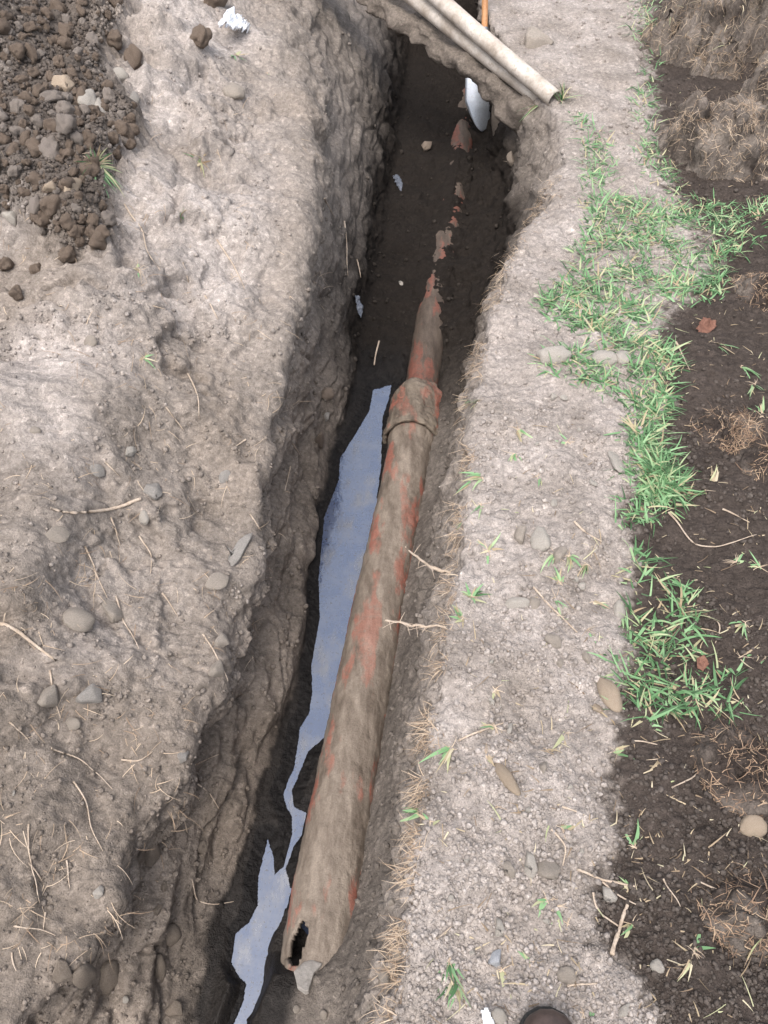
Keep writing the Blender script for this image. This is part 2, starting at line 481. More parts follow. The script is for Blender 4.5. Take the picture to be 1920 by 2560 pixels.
# bands of the lip that stick out over the undercut wall
lipb = np.exp(-((UU - 3.0) / .16) ** 2) * sstep(2.2, 1.6, P[..., 1])
disp = disp + lipb * (.02 + .11 * np.maximum(pn(P, 4.5, 23), -.3))
def normals(P):
    a = np.gradient(P, axis=0); b = np.gradient(P, axis=1)
    n = np.cross(b, a)
    n /= np.linalg.norm(n, axis=-1, keepdims=True) + 1e-12
    return n
NR = normals(P)
P = P + NR * (disp * NEARM)[..., None]
# the wet channel: bed just under the water inside the outline, just above outside it
cz = P[..., 2]
bed = np.where(sdw < 0, -.004 + .5 * np.maximum(sdw, -.03), .003 + .3 * np.minimum(sdw, .06)) + .0045 * fbm(P, 38, 3, 33) + .004 * domes(P, .02, .25, .6, .35, 9)
bed = np.where(sdw < -.003, np.minimum(bed, np.where(pn(P, 60, 35) + .5 * pn(P, 9, 36) > .4, .0025, -.002)), bed)
endm = sstep(.56, .46, P[..., 1])
wet = sstep(.075 - .045 * endm, .03 - .02 * endm, sdw) * sstep(4.3, 4.8, UU) * (1 - sstep(6.05 - .35 * endm, 6.4 - .4 * endm, UU))
P[..., 2] = cz * (1 - wet) + (ZW + bed) * wet
mud = np.clip(np.maximum(mud_in * .92, wet * sstep(.06, .03, sdw + jit * .0004)), 0, 1)
# crumbs
NR = normals(P)
k1 = domes(P, .07, .15, .62, .55, 1) * .07
k2 = domes(P, .03, .15, .6, .6, 2) * .03
k3 = domes(P, .013, .15, .6, .8, 3) * .013
rough = fbm(P, 45, 4, 60, .6)
patch = sstep(-.25, .35, fbm(P, 3.2, 2, 77))
fine = (left * (.5 * k1 * patch ** 2 + .55 * k2 * patch ** 2 + .45 * k3 * patch) + pilem * (.7 * k1 + .8 * k2 + .6 * k3) + lwall * (.1 * k1 * patch + .25 * k2 * patch + .4 * k3) + rwall * (.3 * k1 * patch + .6 * k2 + .6 * k3)
        + rbank * (1 - darkm) * (.1 * k1 * patch + .5 * k2 * patch ** 3 + .6 * k3 * patch ** 2) + darkm * (.25 * k1 * patch + .5 * k2 * patch + .5 * k3) + flo * (.35 * k2 + .6 * k3) + floor_m * far * (1 - .85 * np.exp(-((UU - 7) / .3) ** 2)) * (.2 * k1 + .35 * k2 + .5 * k3))
fine = fine + rough * (.0045 * left + .004 * lwall +   .004 * rwall + (.0035 + .003 * darkm) * rbank + .003 * flo + .002 * floor_m * far)
P = P + NR * (fine * NEARM * (1 - wet))[..., None]
rows, ncol = X.shape
idx = np.arange(rows * ncol).reshape(rows, ncol)
FA = np.stack([idx[:-1, :-1], idx[:-1, 1:], idx[1:, 1:], idx[1:, :-1]], -1).reshape(-1, 4)
gme = mesh_np('ground', P.reshape(-1, 3), FA, M_SOIL)
def add_col(me, name, r, g, b):
    a = me.attributes.new(name, 'FLOAT_COLOR', 'POINT')
    C = np.ones((r.size, 4), np.float32)
    for i, v in enumerate((r, g, b)):
        C[:, i] = v.ravel()
    a.data.foreach_set('color', C.ravel())
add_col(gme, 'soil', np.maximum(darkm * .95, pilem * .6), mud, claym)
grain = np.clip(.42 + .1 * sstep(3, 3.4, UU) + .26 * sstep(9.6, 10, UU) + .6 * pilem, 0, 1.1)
add_col(gme, 'soil2', pale, moist_shade, grain)
ground = tag(obj('ground', gme), 'bare dug earth with an open trench across it', None, None, 'structure')

GT = BVHTree.FromPolygons(P.reshape(-1, 3).tolist(), FA.tolist())
CAMV = Vector((0, 0, CAM_H))
def hit(px, py):
    d = ray(px, py).normalized()
    p, n, i, t = GT.ray_cast(CAMV, d)
    if p is None:
        p = Vector(W(px, py, 0)); n = Vector((0, 0, 1))
    hit.idx = i if i is not None else 0
    if n.dot(d) > 0:
        n = -n
    return p, n
def drop(x, y, z0=2.0):
    p, n, i, t = GT.ray_cast(Vector((x, y, z0)), Vector((0, 0, -1)))
    return (p, n) if p else (Vector((x, y, 0)), Vector((0, 0, 1)))
def mpp(p):
    """metres per reading-grid pixel at a point"""
    return ((p.y * CP - (p.z - CAM_H) * SP)) / FPX

# ================================================================== WATER
m, t, b = new_mat('grey_water')
tc = N(t, 'ShaderNodeTexCoord')
nz = noise_out(t, tc.outputs['Object'], 14, 5, 0.65)
nz2 = noise_out(t, tc.outputs['Object'], 110, 4, 0.7)
sc = mixc(t, ramp(t, nz, [(.4, 0), (.7, 1)]), (.045, .065, .125), (.085, .098, .14))
sc = mixc(t, ramp(t, nz2, [(.6, 0), (.625, 1)]), sc, (.035, .03, .027))
t.links.new(sc, b.inputs['Base Color'])
t.links.new(ramp(t, nz, [(.4, .06), (.7, .3)]), b.inputs['Roughness'])
b.inputs['IOR'].default_value = 2.6
mpw = N(t, 'ShaderNodeMapping'); mpw.inputs['Scale'].default_value = (1, .4, 1); t.links.new(tc.outputs['Object'], mpw.inputs[0])
nz3 = noise_out(t, mpw.outputs[0], 15, 6, .66)
scm = ramp(t, nz3, [(.5, 0), (.68, 1)])
sc = mixc(t, mixc(t, .75, (0, 0, 0), scm), sc, (.125, .12, .12))
t.links.new(sc, b.inputs['Base Color'])
t.links.new(mixc(t, scm, (.06, .06, .06), (.4, .4, .4)), b.inputs['Roughness'])
bump(t, b, nz, .08, .01)
M_WATER = m
wy = YS[(YS > .0) & (YS < 2.9)][::6]
bx, _ = fBASEL(wy); qx, _ = fAX(wy)
wv = np.concatenate([np.stack([bx - .03 + (qx - bx + .03) * s, wy, np.full_like(wy, ZW)], 1)[:, None] for s in np.linspace(0, 1, 13)], 1)
r_, c_ = wv.shape[:2]
ii = np.arange(r_ * c_).reshape(r_, c_)
wf = np.stack([ii[:-1, :-1], ii[:-1, 1:], ii[1:, 1:], ii[1:, :-1]], -1).reshape(-1, 4)
tag(obj('water', mesh_np('water', wv.reshape(-1, 3), wf, M_WATER)), 'milky grey-blue drain water lying along the pipe in the trench', None, None, 'structure')

# ================================================================== CLAY PIPE
def pipe_material(name, mudamt, topred, m0, m1, dim=1.0):
    m, t, b = new_mat(name)
    tc = N(t, 'ShaderNodeTexCoord')
    mp = N(t, 'ShaderNodeMapping')
    mp.inputs['Scale'].default_value = (1, .28, 1)
    t.links.new(tc.outputs['Object'], mp.inputs[0])
    n1 = noise_out(t, mp.outputs[0], 15, 5, .62)
    n2 = noise_out(t, tc.outputs['Object'], 55, 5, .65)
    n3 = noise_out(t, tc.outputs['Object'], 260, 3, .6)
    n0 = noise_out(t, mp.outputs[0], 26, 5, .7)
    clay = mixc(t, n2, (.22 * dim, .07 * dim, .047 * dim), (.36 * dim, .15 * dim, .11 * dim))
    mudc = mixc(t, ramp(t, n0, [(.35, 0), (.65, 1)]), m0, m1)
    fac = mixc(t, 1.0, ramp(t, n1, [(mudamt - .025, 0), (mudamt + .03, 1)]), ramp(t, n2, [(.34, .35), (.5, 1)]), 'MULTIPLY')
    geo = N(t, 'ShaderNodeNewGeometry')
    sx = N(t, 'ShaderNodeSeparateXYZ'); t.links.new(geo.outputs['Normal'], sx.inputs[0])
    fac = mixc(t, 1.0, fac, ramp(t, sx.outputs[2], [(.55, 1), (.98, topred)]), 'MULTIPLY')
    c = mixc(t, fac, mudc, clay)
    c = mixc(t, 1.0, c, ramp(t, n3, [(.25, .78), (.75, 1.15)]), 'MULTIPLY')
    t.links.new(c, b.inputs['Base Color'])
    b.inputs['Roughness'].default_value = .7
    b.inputs['Specular IOR Level'].default_value = .3
    p = bump(t, b, n1, .5, .012)
    p = bump(t, b, n0, .4, .006, p)
    p = bump(t, b, n2, .6, .006, p)
    bump(t, b, n3, .5, .002, p)
    return m
M_PIPE = pipe_material('muddy_terracotta', .55, .5, (.11, .085, .066), (.25, .205, .165))
M_SOCKET = pipe_material('mud_caked_socket', .58, .4, (.085, .065, .05), (.22, .18, .14))
M_PIPE2 = pipe_material('wet_terracotta', .53, .8, (.05, .037, .029), (.12, .092, .072), .62)
PR = .068
AXP = [(1022, 100), (1003, 250), (985, 400), (966, 500), (946, 600), (930, 700), (914, 830), (894, 920), (862, 1110), (819, 1300), (783, 1500), (744, 1700), (705, 1950), (690, 2050), (676, 2130)]
ZAX = -.565
axw = np.array([W(x, y, ZAX) for x, y in AXP])
axw = axw[np.argsort(axw[:, 1])]
def axis_at(y):
    # smoothed axis
    k = np.linspace(-.22, .22, 9)
    return Vector((float(np.mean(np.interp(y + k, axw[:, 1], axw[:, 0]))), y, ZAX))
def px_y(px, py, z):
    return W(px, py, z)[1]
def tube_grid(y0, y1, rfun, ny, na, hole=None, wob=.0025, seed=0):
    yy = np.linspace(y0, y1, ny)
    C = np.array([axis_at(v)[:] for v in yy])
    T = np.gradient(C, axis=0)
    T /= np.linalg.norm(T, axis=1, keepdims=True)
    sx = np.stack([T[:, 1], -T[:, 0], np.zeros(ny)], 1)
    sx /= np.linalg.norm(sx, axis=1, keepdims=True)
    th = np.linspace(0, 2 * np.pi, na, endpoint=False)
    rr = np.array([rfun(v) for v in yy])
    dv = sx[:, None, :] * np.cos(th)[None, :, None] + np.array([0, 0, 1.0]) * np.sin(th)[None, :, None]
    A = (C[:, None, :] + dv * rr[:, None, None]).reshape(-1, 3).astype(np.float32)
    dv = dv.reshape(-1, 3).astype(np.float32)
    A = A + dv * (wob * fbm(A, 16, 4, 200 + seed, .6) + wob * .7 * np.maximum(fbm(A, 30, 3, 210 + seed), 0) + .006 * domes(A, .03, .2, .55, .25, 21) )[:, None]
    ii = np.arange(ny * na).reshape(ny, na)
    jj = np.roll(ii, -1, axis=1)
    F = np.stack([ii[:-1], jj[:-1], jj[1:], ii[1:]], -1).reshape(-1, 4)
    if hole is not None:
        F = F[~hole(A[F].mean(1))]
    return A, F
yJ = px_y(894, 925, -.5)             # rim of the socket
yE = px_y(680, 2165, -.52)           # broken near end
hole_poly = [(660, 1990), (668, 2005), (664, 2040), (655, 2070), (648, 2092), (634, 2094), (630, 2070), (634, 2040), (645, 2010)]
def hole(c):
    x, y, _ = to_px(c)
    return (c[:, 2] > ZAX - .02) & (poly_sd(x, y, hole_poly) < .5 + 1.2 * np.sin(c[:, 1] * 170))
A, F = tube_grid(yE, yJ + .05, lambda v: PR + .007 * float(sstep(1.0, .45, v)) + .006 * float(sstep(yJ - .055, yJ - .005, v)), 400, 96, hole, .003)
near_pipe = empty('clay_pipe', (float(axis_at(yE).x), yE, ZAX - PR))
tag(near_pipe, 'mud-caked terracotta drain pipe with a black slot-shaped hole in its broken end', 'drain pipe')
def child(name, me, par):
    o = obj(name, me, par)
    o.matrix_parent_inverse = Matrix.Translation(-par.location)
    return o
pb = child('barrel', mesh_np('barrel', A, F, M_PIPE), near_pipe)
so = pb.modifiers.new('wall', 'SOLIDIFY'); so.thickness = .013; so.offset = -1
# far length with its socket (bell) facing the camera
y2 = px_y(1010, 190, -.5)
ysh = px_y(915, 838, -.5)
def rbell(v):
    s = min(1, max(0, (ysh + .03 - v) / .05))
    return PR + .02 * (s * s * (3 - 2 * s)) + .004 * float(sstep(yJ + .025, yJ + .012, v))
A, F = tube_grid(ysh - .01, y2, lambda v: PR - .001, 160, 64, None, .0025, 3)
far_pipe = empty('clay_pipe', (float(axis_at(yJ).x), yJ, ZAX - PR))
tag(far_pipe, 'reddish terracotta pipe with a flared socket, half buried further along the trench', 'drain pipe')
child('barrel', mesh_np('barrel', A, F, M_PIPE2), far_pipe).modifiers.new('wall', 'SOLIDIFY').thickness = -.012
A, F = tube_grid(yJ, ysh + .035, rbell, 60, 110, None, .008, 5)
bl = child('socket', mesh_np('socket', A, F, M_SOCKET), far_pipe)
so = bl.modifiers.new('wall', 'SOLIDIFY'); so.thickness = .014; so.offset = -1
bl['label'] = 'chipped flared socket caked in grey mud'

# ================================================================== generic shapes
def tube(path, r0, r1, sides=6, mat=None, name='root', jit=0.0, cap=True):
    n = len(path)
    V, F = [], []
    for i, p in enumerate(path):
        p = Vector(p)
        d = (Vector(path[min(i + 1, n - 1)]) - Vector(path[max(i - 1, 0)]))
        d = d.normalized() if d.length > 1e-9 else Vector((0, 0, 1))
        u = d.orthogonal().normalized(); v = d.cross(u)
        r = r0 + (r1 - r0) * i / max(1, n - 1)
        r *= 1 + random.uniform(-jit, jit)
        for k in range(sides):
            a = 2 * math.pi * k / sides
            V.append(p + u * (r * math.cos(a)) + v * (r * math.sin(a)))
    for i in range(n - 1):
        for k in range(sides):
            F.append((i * sides + k, i * sides + (k + 1) % sides, (i + 1) * sides + (k + 1) % sides, (i + 1) * sides + k))
    if cap:
        for base in (0, (n - 1) * sides):
            V.append(sum((V[base + k] for k in range(sides)), Vector()) / sides)
            c = len(V) - 1
            for k in range(sides):
                F.append((base + k, base + (k + 1) % sides, c, c)[:3] + ((base + k),)) if False else F.append((base + k, base + (k + 1) % sides, c))
    me = bpy.data.meshes.new(name)
    me.from_pydata([tuple(v) for v in V], [], F)
    me.polygons.foreach_set('use_smooth', [True] * len(F))
    if mat:
        me.materials.append(mat)
    return me
def simple_mat(name, c1, c2, scale, rough=.85, bs=.6, bd=.004, spec=.25, c3=None):
    m, t, b = new_mat(name)
    tc = N(t, 'ShaderNodeTexCoord')
    n1 = noise_out(t, tc.outputs['Object'], scale, 5, .65)
    n2 = noise_out(t, tc.outputs['Object'], scale * 6, 4, .65)
    c = mixc(t, ramp(t, n1, [(.35, 0), (.65, 1)]), c1, c2)
    if c3:
        c = mixc(t, ramp(t, n2, [(.55, 0), (.62, 1)]), c, c3)
    c = mixc(t, 1.0, c, ramp(t, n2, [(.25, .75), (.75, 1.18)]), 'MULTIPLY')
    t.links.new(c, b.inputs['Base Color'])
    b.inputs['Roughness'].default_value = rough
    b.inputs['Specular IOR Level'].default_value = spec
    p = bump(t, b, n1, bs, bd * 2)
    bump(t, b, n2, bs, bd, p)
    return m
M_ROCK = {'pale': simple_mat('pale_stone', (.32, .285, .25), (.47, .43, .38), 14),
          'tan': simple_mat('tan_stone', (.33, .25, .18), (.42, .34, .26), 14),
          'grey': simple_mat('grey_stone', (.22, .2, .18), (.33, .305, .28), 14),
          'dusty': simple_mat('dusty_stone', (.25, .213, .178), (.35, .305, .26), 11),
          'earth': simple_mat('earthy_stone', (.14, .112, .088), (.22, .182, .148), 11),
          'brown': simple_mat('brown_stone', (.17, .13, .1), (.25, .2, .16), 12),
          'blue': simple_mat('bluish_stone', (.33, .34, .36), (.45, .45, .47), 12)}
M_CLOD = simple_mat('clod_soil', (.14, .103, .077), (.25, .192, .15), 20, .95, .8, .004)
M_CLODL = simple_mat('dry_clod_soil', (.24, .2, .17), (.34, .29, .255), 20, .95, .8, .004)
def rock_mesh(seed, kind='round', sub=3):
    bm = bmesh.new()
    if kind == 'angular':
        rr = random.Random(seed)
        for _ in range(15):
            v = Vector((rr.gauss(0, 1), rr.gauss(0, 1), rr.gauss(0, 1))).normalized()
            bm.verts.new(v * rr.uniform(.85, 1.1))
        bmesh.ops.convex_hull(bm, input=bm.verts)
        bmesh.ops.delete(bm, geom=[v for v in bm.verts if not v.link_faces], context='VERTS')
        bmesh.ops.bevel(bm, geom=list(bm.edges), offset=.09, segments=2, affect='EDGES', profile=.6)
        bmesh.ops.triangulate(bm, faces=bm.faces)
        bmesh.ops.subdivide_edges(bm, edges=[e for e in bm.edges if e.calc_length() > .35], cuts=1)
        amp = .035
    else:
        bmesh.ops.create_icosphere(bm, subdivisions=sub, radius=1)
        amp = .32 if kind == 'round' else .5
    me = bpy.data.meshes.new('stone')
    co = np.array([v.co for v in bm.verts], np.float32)
    n = co / np.linalg.norm(co, axis=1, keepdims=True)
    d = amp * pn(co, .9, seed) + amp * .5 * pn(co, 2.2, seed + 5)
    if kind == 'round':
        d = d + .08 * (cells(co + .2 * pn(co, 2, 3)[:, None], .9, seed) - .5) + .04 * pn(co, 4.5, seed + 9)
    if kind == 'clod':
        d = d + .3 * (cells(co, .8, seed) - .5)
        d = d + .12 * pn(co, 5, seed + 8) + .1 * domes(co, .55, .2, .6, .7, seed % 40)
    co = co + n * d[:, None]
    for v, c in zip(bm.verts, co):
        v.co = c
    bmesh.ops.triangulate(bm, faces=bm.faces)
    bm.to_mesh(me); bm.free()
    me.polygons.foreach_set('use_smooth', [True] * len(me.polygons))
    return me
ROUND = [rock_mesh(i, 'round') for i in range(6)]
ANG = [rock_mesh(20 + i, 'angular') for i in range(5)]
CLOD = [rock_mesh(40 + i, 'clod') for i in range(8)]
CLOD_S = [rock_mesh(60 + i, 'clod', 2) for i in range(4)]
_mc = {}
def with_mat(me, mat):
    k = (me.name, mat.name)
    if k not in _mc:
        c = me.copy(); c.materials.clear(); c.materials.append(mat); _mc[k] = c
    return _mc[k]
def put_rock(name, me, px, py, wpx, hpx, ang, flat=.6, sink=.3, pt=None):
    """lie a stone on the soil at a spot; wpx/hpx its breadth and length as seen"""
    p, n = hit(px, py) if pt is None else pt
    s = mpp(p)
    d = ray(px, py).normalized()
    # in-surface axes that read as across and up in the picture
    ax = Vector((1, 0, 0)); ax = (ax - n * ax.dot(n)).normalized()
    ay = n.cross(ax)
    ca, sa = math.cos(R(ang)), math.sin(R(ang))
    e1 = ax * ca + ay * sa; e2 = -ax * sa + ay * ca
    fs = max(.62, abs(d.dot(n)))
    a, b_ = wpx * s / 2, hpx * s / 2 / (fs if abs(ang) < 45 or abs(ang) > 135 else 1)
    h = flat * min(a, b_) * 1.05
    M = Matrix(((e1.x * a, e2.x * b_, n.x * h), (e1.y * a, e2.y * b_, n.y * h), (e1.z * a, e2.z * b_, n.z * h))).to_4x4()
    o = obj(name, me)
    o.matrix_world = Matrix.Translation(p + n * (h * (1 - 2 * sink))) @ M
    return o
def stone(px, py, w_, h_, ang, col, kind, label, group=None, flat=.7, sink=.3):
    i = int(px * 7 + py * 3)
    if px < 620 and py > 600 and col in ('dusty', 'grey'):
        sink, flat, w_, h_ = max(sink, .44), min(flat, .6), w_ * .88, h_ * .88
    if kind == 'r' and col in ('dusty', 'earth') and i % 2:
        kind = 'a'
    me = with_mat((ROUND if kind == 'r' else ANG)[i % (6 if kind == 'r' else 5)], M_ROCK[col])
    return tag(put_rock('stone', me, px, py, w_, h_, ang, flat, sink), label, 'stone', group)

# ================================================================== SOIL BRIDGE, CONDUITS, SHOVEL
def lerp(a, b, t):
    return Vector(a) * (1 - t) + Vector(b) * t
B1, B0 = Vector(W(1197, 213, .0)), Vector(W(962, 0, .24))
A1, A0 = Vector(W(1170, 213, -.04)), Vector(W(912, 0, .2))
M_CONDUIT = simple_mat('dusty_grey_conduit', (.3, .25, .205), (.55, .495, .44), 9, .6, .15, .002, .3, (.33, .28, .235))
def conduit(name, e0, e1, r, label):
    d = (e0 - e1).normalized()
    e0 = e0 + d * .9
    o = obj(name, None) if False else None
    n = 40
    path = [lerp(e1, e0, i / n) + Vector((0, 0, -.02 * math.sin(math.pi * i / n))) for i in range(n + 1)]
    V, F = [], []
    sides = 28
    prof = [(0, r * .86)] + [(0.0005, r)]
    rings = [(path[i], r) for i in range(n + 1)]
    u = d.orthogonal().normalized(); v = d.cross(u)
    for p, rr in rings:
        for k in range(sides):
            a = 2 * math.pi * k / sides
            V.append(p + u * (rr * math.cos(a)) + v * (rr * math.sin(a)))
    for i in range(n):
        for k in range(sides):
            F.append((i * sides + k, i * sides + (k + 1) % sides, (i + 1) * sides + (k + 1) % sides, (i + 1) * sides + k))
    ob = obj(name, mesh_np(name, [list(q) for q in V], F, M_CONDUIT))
    s_ = ob.modifiers.new('wall', 'SOLIDIFY'); s_.thickness = .006; s_.offset = 0
    return tag(ob, label, 'pipe', 'pale pipes crossing the trench')
conduit('conduit_pipe', B0, B1, .035, 'upper of two pale dusty pipes laid across the trench, end in grass')
conduit('conduit_pipe', A0, A1, .035, 'lower of two pale dusty pipes, resting on the earth bridge')
# rib of undug soil under them
d = (A0 - A1); d.z = 0; d.normalize()
nrm = Vector((d.y, -d.x, 0))
ln = 2.9
V, ny, ns = [], 150, 44
for i in range(ny):
    t_ = i / (ny - 1)
    c = A1 + d * (-.25 + ln * t_)
    zt = float(np.interp(t_, [0, .086, .46, 1], [-.06, -.07, .17, .5]))
    zb = float(np.interp(t_, [0, .086, .16, .3, .46, 1], [-.45, -.3, -.15, -.02, .08, .33]))
    for k in range(ns):
        a = 2 * math.pi * k / ns
        cx, sz = math.cos(a), math.sin(a)
        ex = math.copysign(abs(cx) ** .55, cx) * .1 + .035
        ez = math.copysign(abs(sz) ** .55, sz)
        V.append(c + nrm * ex + Vector((0, 0, (zt + zb) / 2 + ez * (zt - zb) / 2 - c.z)))
V = np.array([list(v) for v in V], np.float32)
cen = V.reshape(ny, ns, 3).mean(1, keepdims=True)
dv = V.reshape(ny, ns, 3) - cen
dv /= np.linalg.norm(dv, axis=-1, keepdims=True)
V3 = V.reshape(ny, ns, 3) + dv * (.05 * fbm(V, 9, 4, 300).reshape(ny, ns) + .02 * domes(V, .05, .2, .6, .6, 7).reshape(ny, ns) * .8)[..., None]
F = [(i * ns + k, i * ns + (k + 1) % ns, (i + 1) * ns + (k + 1) % ns, (i + 1) * ns + k) for i in range(ny - 1) for k in range(ns)]
bme = mesh_np('soil_bridge', V3.reshape(-1, 3), F, M_SOIL)
zz = np.zeros(len(V), np.float32)
add_col(bme, 'soil', zz, zz, zz + .45)
add_col(bme, 'soil2', zz, zz + .25, zz + .6)
tag(obj('soil_bridge', bme), 'rib of undug earth left across the trench under pale pipes', None, None, 'structure')

# shovel standing in the hole behind the bridge
M_STEEL = simple_mat('worn_steel', (.42, .45, .5), (.52, .55, .6), 16, .42, .1, .001, .5, (.35, .36, .38))
for n_ in M_STEEL.node_tree.nodes:
    if n_.type == 'BSDF_PRINCIPLED':
        n_.inputs['Metallic'].default_value = .75
M_WOOD = simple_mat('varnished_wood', (.36, .17, .07), (.46, .24, .11), 22, .5, .1, .001, .4)
tip = Vector(W(1044, 283, -.49))
top = Vector(W(1047, 45, -.02))
ax = (top - tip).normalized()
side = ax.cross(Vector((0, 1, 0))).normalized()
side = (side * math.cos(R(20)) + ax.cross(side) * math.sin(R(20)))
front = ax.cross(side)
shovel = empty('shovel', tip)
tag(shovel, 'steel shovel with wooden handle standing in the dark hole under the pipes', 'shovel')
V, F = [], []
nu, nv = 17, 26
for j in range(nv):
    h = .30 * j / (nv - 1)
    wd = .105 * min(1, (h / .15) ** .62) if h > 0 else .004
    for i in range(nu):
        s_ = -1 + 2 * i / (nu - 1)
        V.append(tip + ax * h + side * (s_ * wd) + front * (.028 * (1 - s_ * s_) * min(1, h / .12) - .02))
for j in range(nv - 1):
    for i in range(nu - 1):
        F.append((j * nu + i, j * nu + i + 1, (j + 1) * nu + i + 1, (j + 1) * nu + i))
bl = child('blade', mesh_np('blade', [list(v) for v in V], F, M_STEEL), shovel)
bl.modifiers.new('gauge', 'SOLIDIFY').thickness = .0025
child('socket', tube([tip + ax * (.2 + .045 * i) for i in range(8)], .022, .0185, 20, M_STEEL, 'socket'), shovel)
child('handle', tube([tip + ax * (.50 + .07 * i) for i in range(14)], .0172, .0165, 20, M_WOOD, 'handle'), shovel)

# ================================================================== STONES
LAND = [(258, 163, 'the rounded pale stone'), (137, 188, 'the tan wedge-shaped stone'), (186, 222, 'the pale lumpy stone'), (153, 405, 'the tan finger-shaped stone'), (206, 358, 'the flattened grass tuft'), (30, 465, 'the long pale flake'), (500, 52, 'the crumpled white scrap'),
        (210, 1092, 'the long pale bent twig'), (516, 1190, 'the large jagged rock'), (190, 1500, 'the pale fractured boulder'), (60, 1385, 'the thick pinkish root'), (215, 1930, 'the white-speckled stone'), (196, 738, 'the dusty cobble'), (395, 1637, 'the perched grey cobble'), (505, 205, 'the smooth dusty stone'),
        (1199, 774, 'the long cream stone'), (1170, 1170, 'the row of three stones'), (1118, 1304, 'the flat oval pale stone'), (1316, 1504, 'the tan upright stone'), (1094, 1684, 'the finger-shaped stone'), (1140, 1869, 'the pale angular chunk'), (1074, 2076, 'the bluish grey stone'), (1310, 1934, 'the root-wrapped pale chunk'),
        (1624, 1784, 'the rounded tan stone'), (1169, 2190, 'the boot'), (1560, 930, 'the matted brown roots'), (1590, 1660, 'the crumbly turf clump'), (1600, 1960, 'the rusty turf clump'), (1331, 998, 'the half-buried pale stone'), (925, 1210, 'the stout bare root'), (900, 1345, 'the thin crooked root'), (1213, 215, 'the pale pipe ends'),
        (690, 950, 'the brown wedge of rock'), (650, 2040, 'the hole in the pipe'), (1515, 1435, 'the dead leaf in grass'), (1520, 710, 'the dead leaf beyond the grass')]
def near(px, py):
    return min(LAND, key=lambda q: (q[0] - px) ** 2 + (q[1] - py) ** 2)[2]
S = stone
S(258, 163, 40, 28, 10, 'pale', 'r', 'rounded pale stone beside the dark clod pile')
S(137, 188, 52, 50, 20, 'tan', 'a', 'tan wedge-shaped stone lying on the dark clod pile')
S(186, 222, 40, 40, 0, 'pale', 'r', 'pale lumpy stone touching a smaller oval one by the clod pile')
S(216, 240, 24, 40, 25, 'pale', 'r', 'smaller oval stone touching a pale lumpy one by the clod pile')
S(290, 216, 20, 32, -15, 'grey', 'r', 'grey upright pebble on pale soil beside the dark pile')
S(153, 405, 28, 48, -8, 'tan', 'r', 'tan finger-shaped stone below the grass on the clod pile')
S(105, 405, 36, 30, 0, 'tan', 'a', 'reddish tan chunk among brown clods')
S(30, 465, 50, 26, -40, 'pale', 'a', 'long pale flake at the lower edge of clod pile')
S(505, 205, 50, 26, -35, 'dusty', 'r', 'smooth dusty stone sunk in the pale left bank')
S(196, 738, 36, 24, -25, 'dusty', 'r', 'dusty cobble sitting in the left bank soil')
S(77, 931, 26, 22, 0, 'dusty', 'r', 'small dusty cobble in the left bank above the pale twig')
S(210, 1018, 44, 36, -30, 'grey', 'a', 'flat angular grey flake set in the left bank')
S(280, 976, 24, 30, -30, 'pale', 'a', 'small pale chip upright in the left bank')
S(330, 1061, 50, 46, 15, 'grey', 'a', 'blocky grey stone beside the tip of the pale twig')
S(315, 1118, 24, 20, 0, 'pale', 'r', 'small pale lump under the pale twig')
S(484, 1032, 30, 44, -35, 'grey', 'a', 'thin sharp grey stone jutting from the left bank')
S(125, 1158, 66, 50, 20, 'dusty', 'a', 'broad dusty slab in the left bank below the pale twig')
S(516, 1190, 60, 110, -32, 'grey', 'a', 'large jagged grey rock sticking out over the trench', flat=.5, sink=.42)
S(470, 1258, 66, 50, 30, 'dusty', 'a', 'dusty block under the large jagged rock')
S(690, 950, 46, 92, -6, 'brown', 'a', 'brown wedge of rock set in the trench wall by the water', flat=.4, sink=.45)
S(705, 902, 18, 26, 0, 'grey', 'a', 'small grey stone above the brown wedge in trench wall')
S(706, 850, 30, 26, 0, 'brown', 'r', 'dark brown stone in a hollow of the trench wall')
S(170, 1338, 72, 46, 12, 'dusty', 'r', 'smooth rounded cobble beside a squarer one in left bank')
S(245, 1318, 74, 64, -8, 'dusty', 'a', 'squarish cobble beside a smooth rounded one in left bank')
S(475, 1385, 50, 44, 20, 'dusty', 'a', 'dusty stone at the overhanging lip of left bank')
S(465, 1445, 56, 40, 20, 'dusty', 'a', 'broad stone just below another at the overhanging lip')
S(190, 1500, 80, 76, 0, 'grey', 'a', 'pale fractured boulder in the left bank with a dark hole under it', flat=.8)
S(100, 1505, 74, 66, 10, 'dusty', 'r', 'dusty boulder next to the pale fractured one', flat=.7)
S(158, 1562, 40, 28, 0, 'dusty', 'r', 'small cobble below the fractured boulder')
S(395, 1637, 40, 36, 0, 'grey', 'a', 'grey cobble perched on the lip of the left bank')
S(30, 1714, 12, 12, 0, 'pale', 'a', 'tiny white chip in the lower left bank')
S(215, 1930, 30, 26, 0, 'pale', 'a', 'white-speckled stone set in the lower left bank')
for a in [(232, 2106, 54, 56, 0), (180, 2104, 46, 58, 0), (135, 2090, 50, 66, 10), (325, 1841, 40, 40, 0), (367, 2019, 44, 42, 20), (342, 1969, 28, 34, 0), (345, 2089, 32, 36, 0), (435, 1831, 26, 28, 0), (380, 2175, 50, 44, 0), (300, 1850, 30, 26, 0), (355, 1918, 16, 22, 0)]:
    S(*a, 'earth', 'r', ('large' if a[2] > 42 else 'small') + ' dusty cobble bedded under the left bank near ' + near(a[0], a[1]), 'cobbles under the left bank', .7, .38)
S(272, 2159, 14, 14, 0, 'pale', 'r', 'tiny pale pebble on the shelf below left bank')
